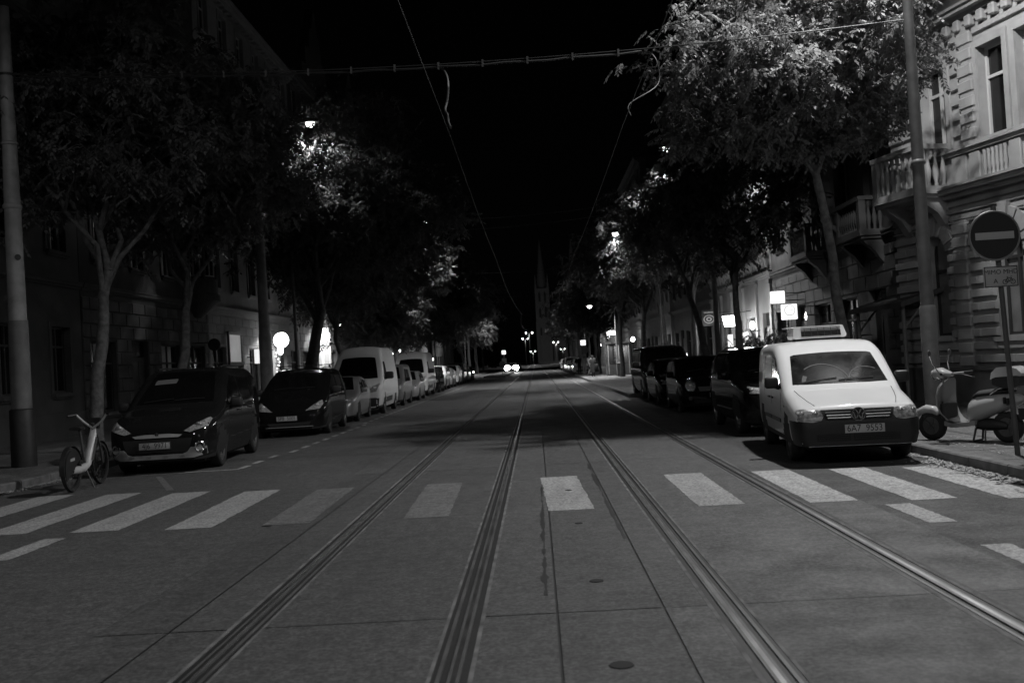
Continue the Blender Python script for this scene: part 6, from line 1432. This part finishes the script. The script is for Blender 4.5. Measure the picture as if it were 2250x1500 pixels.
for s in (-1, 1):
    for z0, z1 in ((.4, 1.4), (1.6, 3.1)): q.box(s * .6 - .4, s * .6 + .4, -.17, -.156, z0, z0 + .05); q.box(s * .6 - .4, s * .6 + .4, -.17, -.156, z1 - .05, z1); q.box(s * .6 - .4, s * .6 - .36, -.17, -.156, z0 + .05, z1 - .05); q.box(s * .6 + .36, s * .6 + .4, -.17, -.156, z0 + .05, z1 - .05)
q.build('door_panel', 'stone_mid', t)
hang_sign('tall white glowing box sign beside the bright entrance', -13.55, 63.5, 3.4, .7, 1.1, 'lit_white', -1)
t = empty('light_strip', (-13.9, 61.5, 1.2), 0, 'tall narrow glowing strip left of the bright entrance', 'light panel', 'glowing strip panels'); q = MB(); q.cbox(-.12, .12, -.05, .05, 0, 2.2, .02); q.build('light_box', 'lit_sign', t); q = MB(); q.box(-.6, -.12, -.03, .03, .4, .5); q.build('bracket', 'steel_dark', t)
t = empty('wall_lamp', (-13.6, 70.2, 4.9), 0, 'round bare wall lamp past the bright entrance', 'wall lamp', 'wall lamps'); q = MB(); q.ball((0, 0, 0), .14); q.build('lamp_globe', 'lit_lamp', t, 60); q = MB(); q.tube([(-.9, 0, -.1), (-.2, 0, .3), (0, 0, .13)], .02, 6); q.build('bracket', 'steel_dark', t, 50)
LTS += [(-13.2, 70.2, 4.6, 90)]
t = empty('shop_window', (-14.5, 47.4, 0), rad(90), 'lit white display window beyond the dark oriel house', 'shop window')
q = MB(); q.box(-.95, .95, -.14, -.10, 2.4, 3.7); q.build('display', 'lit_shop', t); q = MB()
for x0, x1, z0, z1 in ((-1.05, 1.05, 3.7, 3.85), (-1.05, 1.05, 2.25, 2.4), (-1.05, -.95, 2.4, 3.7), (.95, 1.05, 2.4, 3.7)): q.box(x0, x1, -.2, -.1, z0, z1)
q.build('frame', 'frame_dark', t)
t = empty('light_strip', (-13.95, 49.7, 2.3), 0, 'short upright glowing panel before the tapered grey mast', 'light panel', 'glowing strip panels'); q = MB(); q.cbox(-.14, .14, -.06, .06, 0, .72, .03); q.build('light_box', 'lit_soft', t); q = MB(); q.box(-.6, -.14, -.03, .03, .3, .36); q.build('bracket', 'steel_dark', t)
t = empty('round_sign', (-13.6, 42.0, 3.1), 0, 'unlit dark round sign hanging from the oriel house', 'sign'); q = MB(); q.lathe([(.001, -.05), (.25, -.05), (.27, 0), (.25, .05), (.001, .05)], 26, Rx(rad(90))); q.build('disc', 'sign_board', t, 40); q = MB(); q.tube([(-.25, 0, .1), (-.9, 0, .1)], .025, 6); q.build('bracket', 'steel_dark', t)
for x, y, z, p in LTS: point(x, y, z, p, .15)
for x, y, z, p in DOWN: light(x, y, z, p, .2, 150)
# far lit shop fronts: glowing wall lamps along both rows
FW = [(-13.9, 98, 3.2, 'left of the tram platform tip'), (-13.9, 101, 3.4, 'beside the forked tree at the end of the left row'), (-13.9, 117, 3.0, 'behind the tram platform'), (-13.9, 133, 2.6, 'near the far end of the platform'), (9.7, 99, 3.2, 'behind the right tram stop post'), (9.7, 113, 2.8, 'over the far right row of cars'), (9.6, 131, 4.2, 'high on the far right house'), (9.7, 150, 3.4, 'near the last house on the right')]
W0 = None
for x, y, z, w in FW:
    s = 1 if x > 0 else -1
    t = empty('wall_lamp', (x, y, z), 0 if s > 0 else PI, 'small bright wall lamp ' + w, 'wall lamp', 'wall lamps')
    q = MB(); q.ball((0, 0, 0), .2, .2, .24); q.build('lamp_globe', 'lit_globe', t, 60); q = MB(); q.tube([(.7, 0, .0), (.2, 0, .3), (0, 0, .2)], .025, 6); q.build('bracket', 'steel_dark', t, 50); point(x - s * .3, y, z, 120)
# headlights of the oncoming car throw light forward
for s in (-.55, .55):
    o = light(-3.9 + s, 155.6, .72, 900, .1, 70); o.rotation_euler = (rad(84), 0, rad(180))
# two added bare spots brighten the church; no fixtures stand there
for x, pw in ((-9, 2400), (24, 900)):
    o = light(x, 425, 3, pw, .5, 75); d = Vector((5, 476, 33)) - Vector((x, 425, 3)); o.rotation_euler = d.to_track_quat('-Z', 'Y').to_euler()
# night sky and a trace of moonlight
w = bpy.data.worlds.new('World'); SC.world = w; w.use_nodes = True
nt = w.node_tree; bg = nt.nodes['Background']
sky = nt.nodes.new('ShaderNodeTexSky'); sky.sky_type = 'NISHITA'; sky.sun_disc = False; sky.sun_elevation = rad(4); sky.sun_rotation = rad(150)
bw = nt.nodes.new('ShaderNodeRGBToBW'); nt.links.new(sky.outputs[0], bw.inputs[0]); nt.links.new(bw.outputs[0], bg.inputs['Color']); bg.inputs['Strength'].default_value = SKY
SC.view_settings.view_transform = 'Standard'; SC.view_settings.look = 'None'; SC.view_settings.gamma = 1; SC.view_settings.exposure = 0
SC.cycles.use_denoising = True; SC.cycles.sample_clamp_indirect = 4; SC.cycles.sample_clamp_direct = 0; SC.cycles.max_bounces = 5; SC.cycles.diffuse_bounces = 2; SC.cycles.glossy_bounces = 3; SC.cycles.transmission_bounces = 3
SC.cycles.caustics_reflective = False; SC.cycles.caustics_refractive = False; SC.cycles.use_light_tree = True; SC.cycles.light_sampling_threshold = .002
SC.cycles.use_fast_gi = False
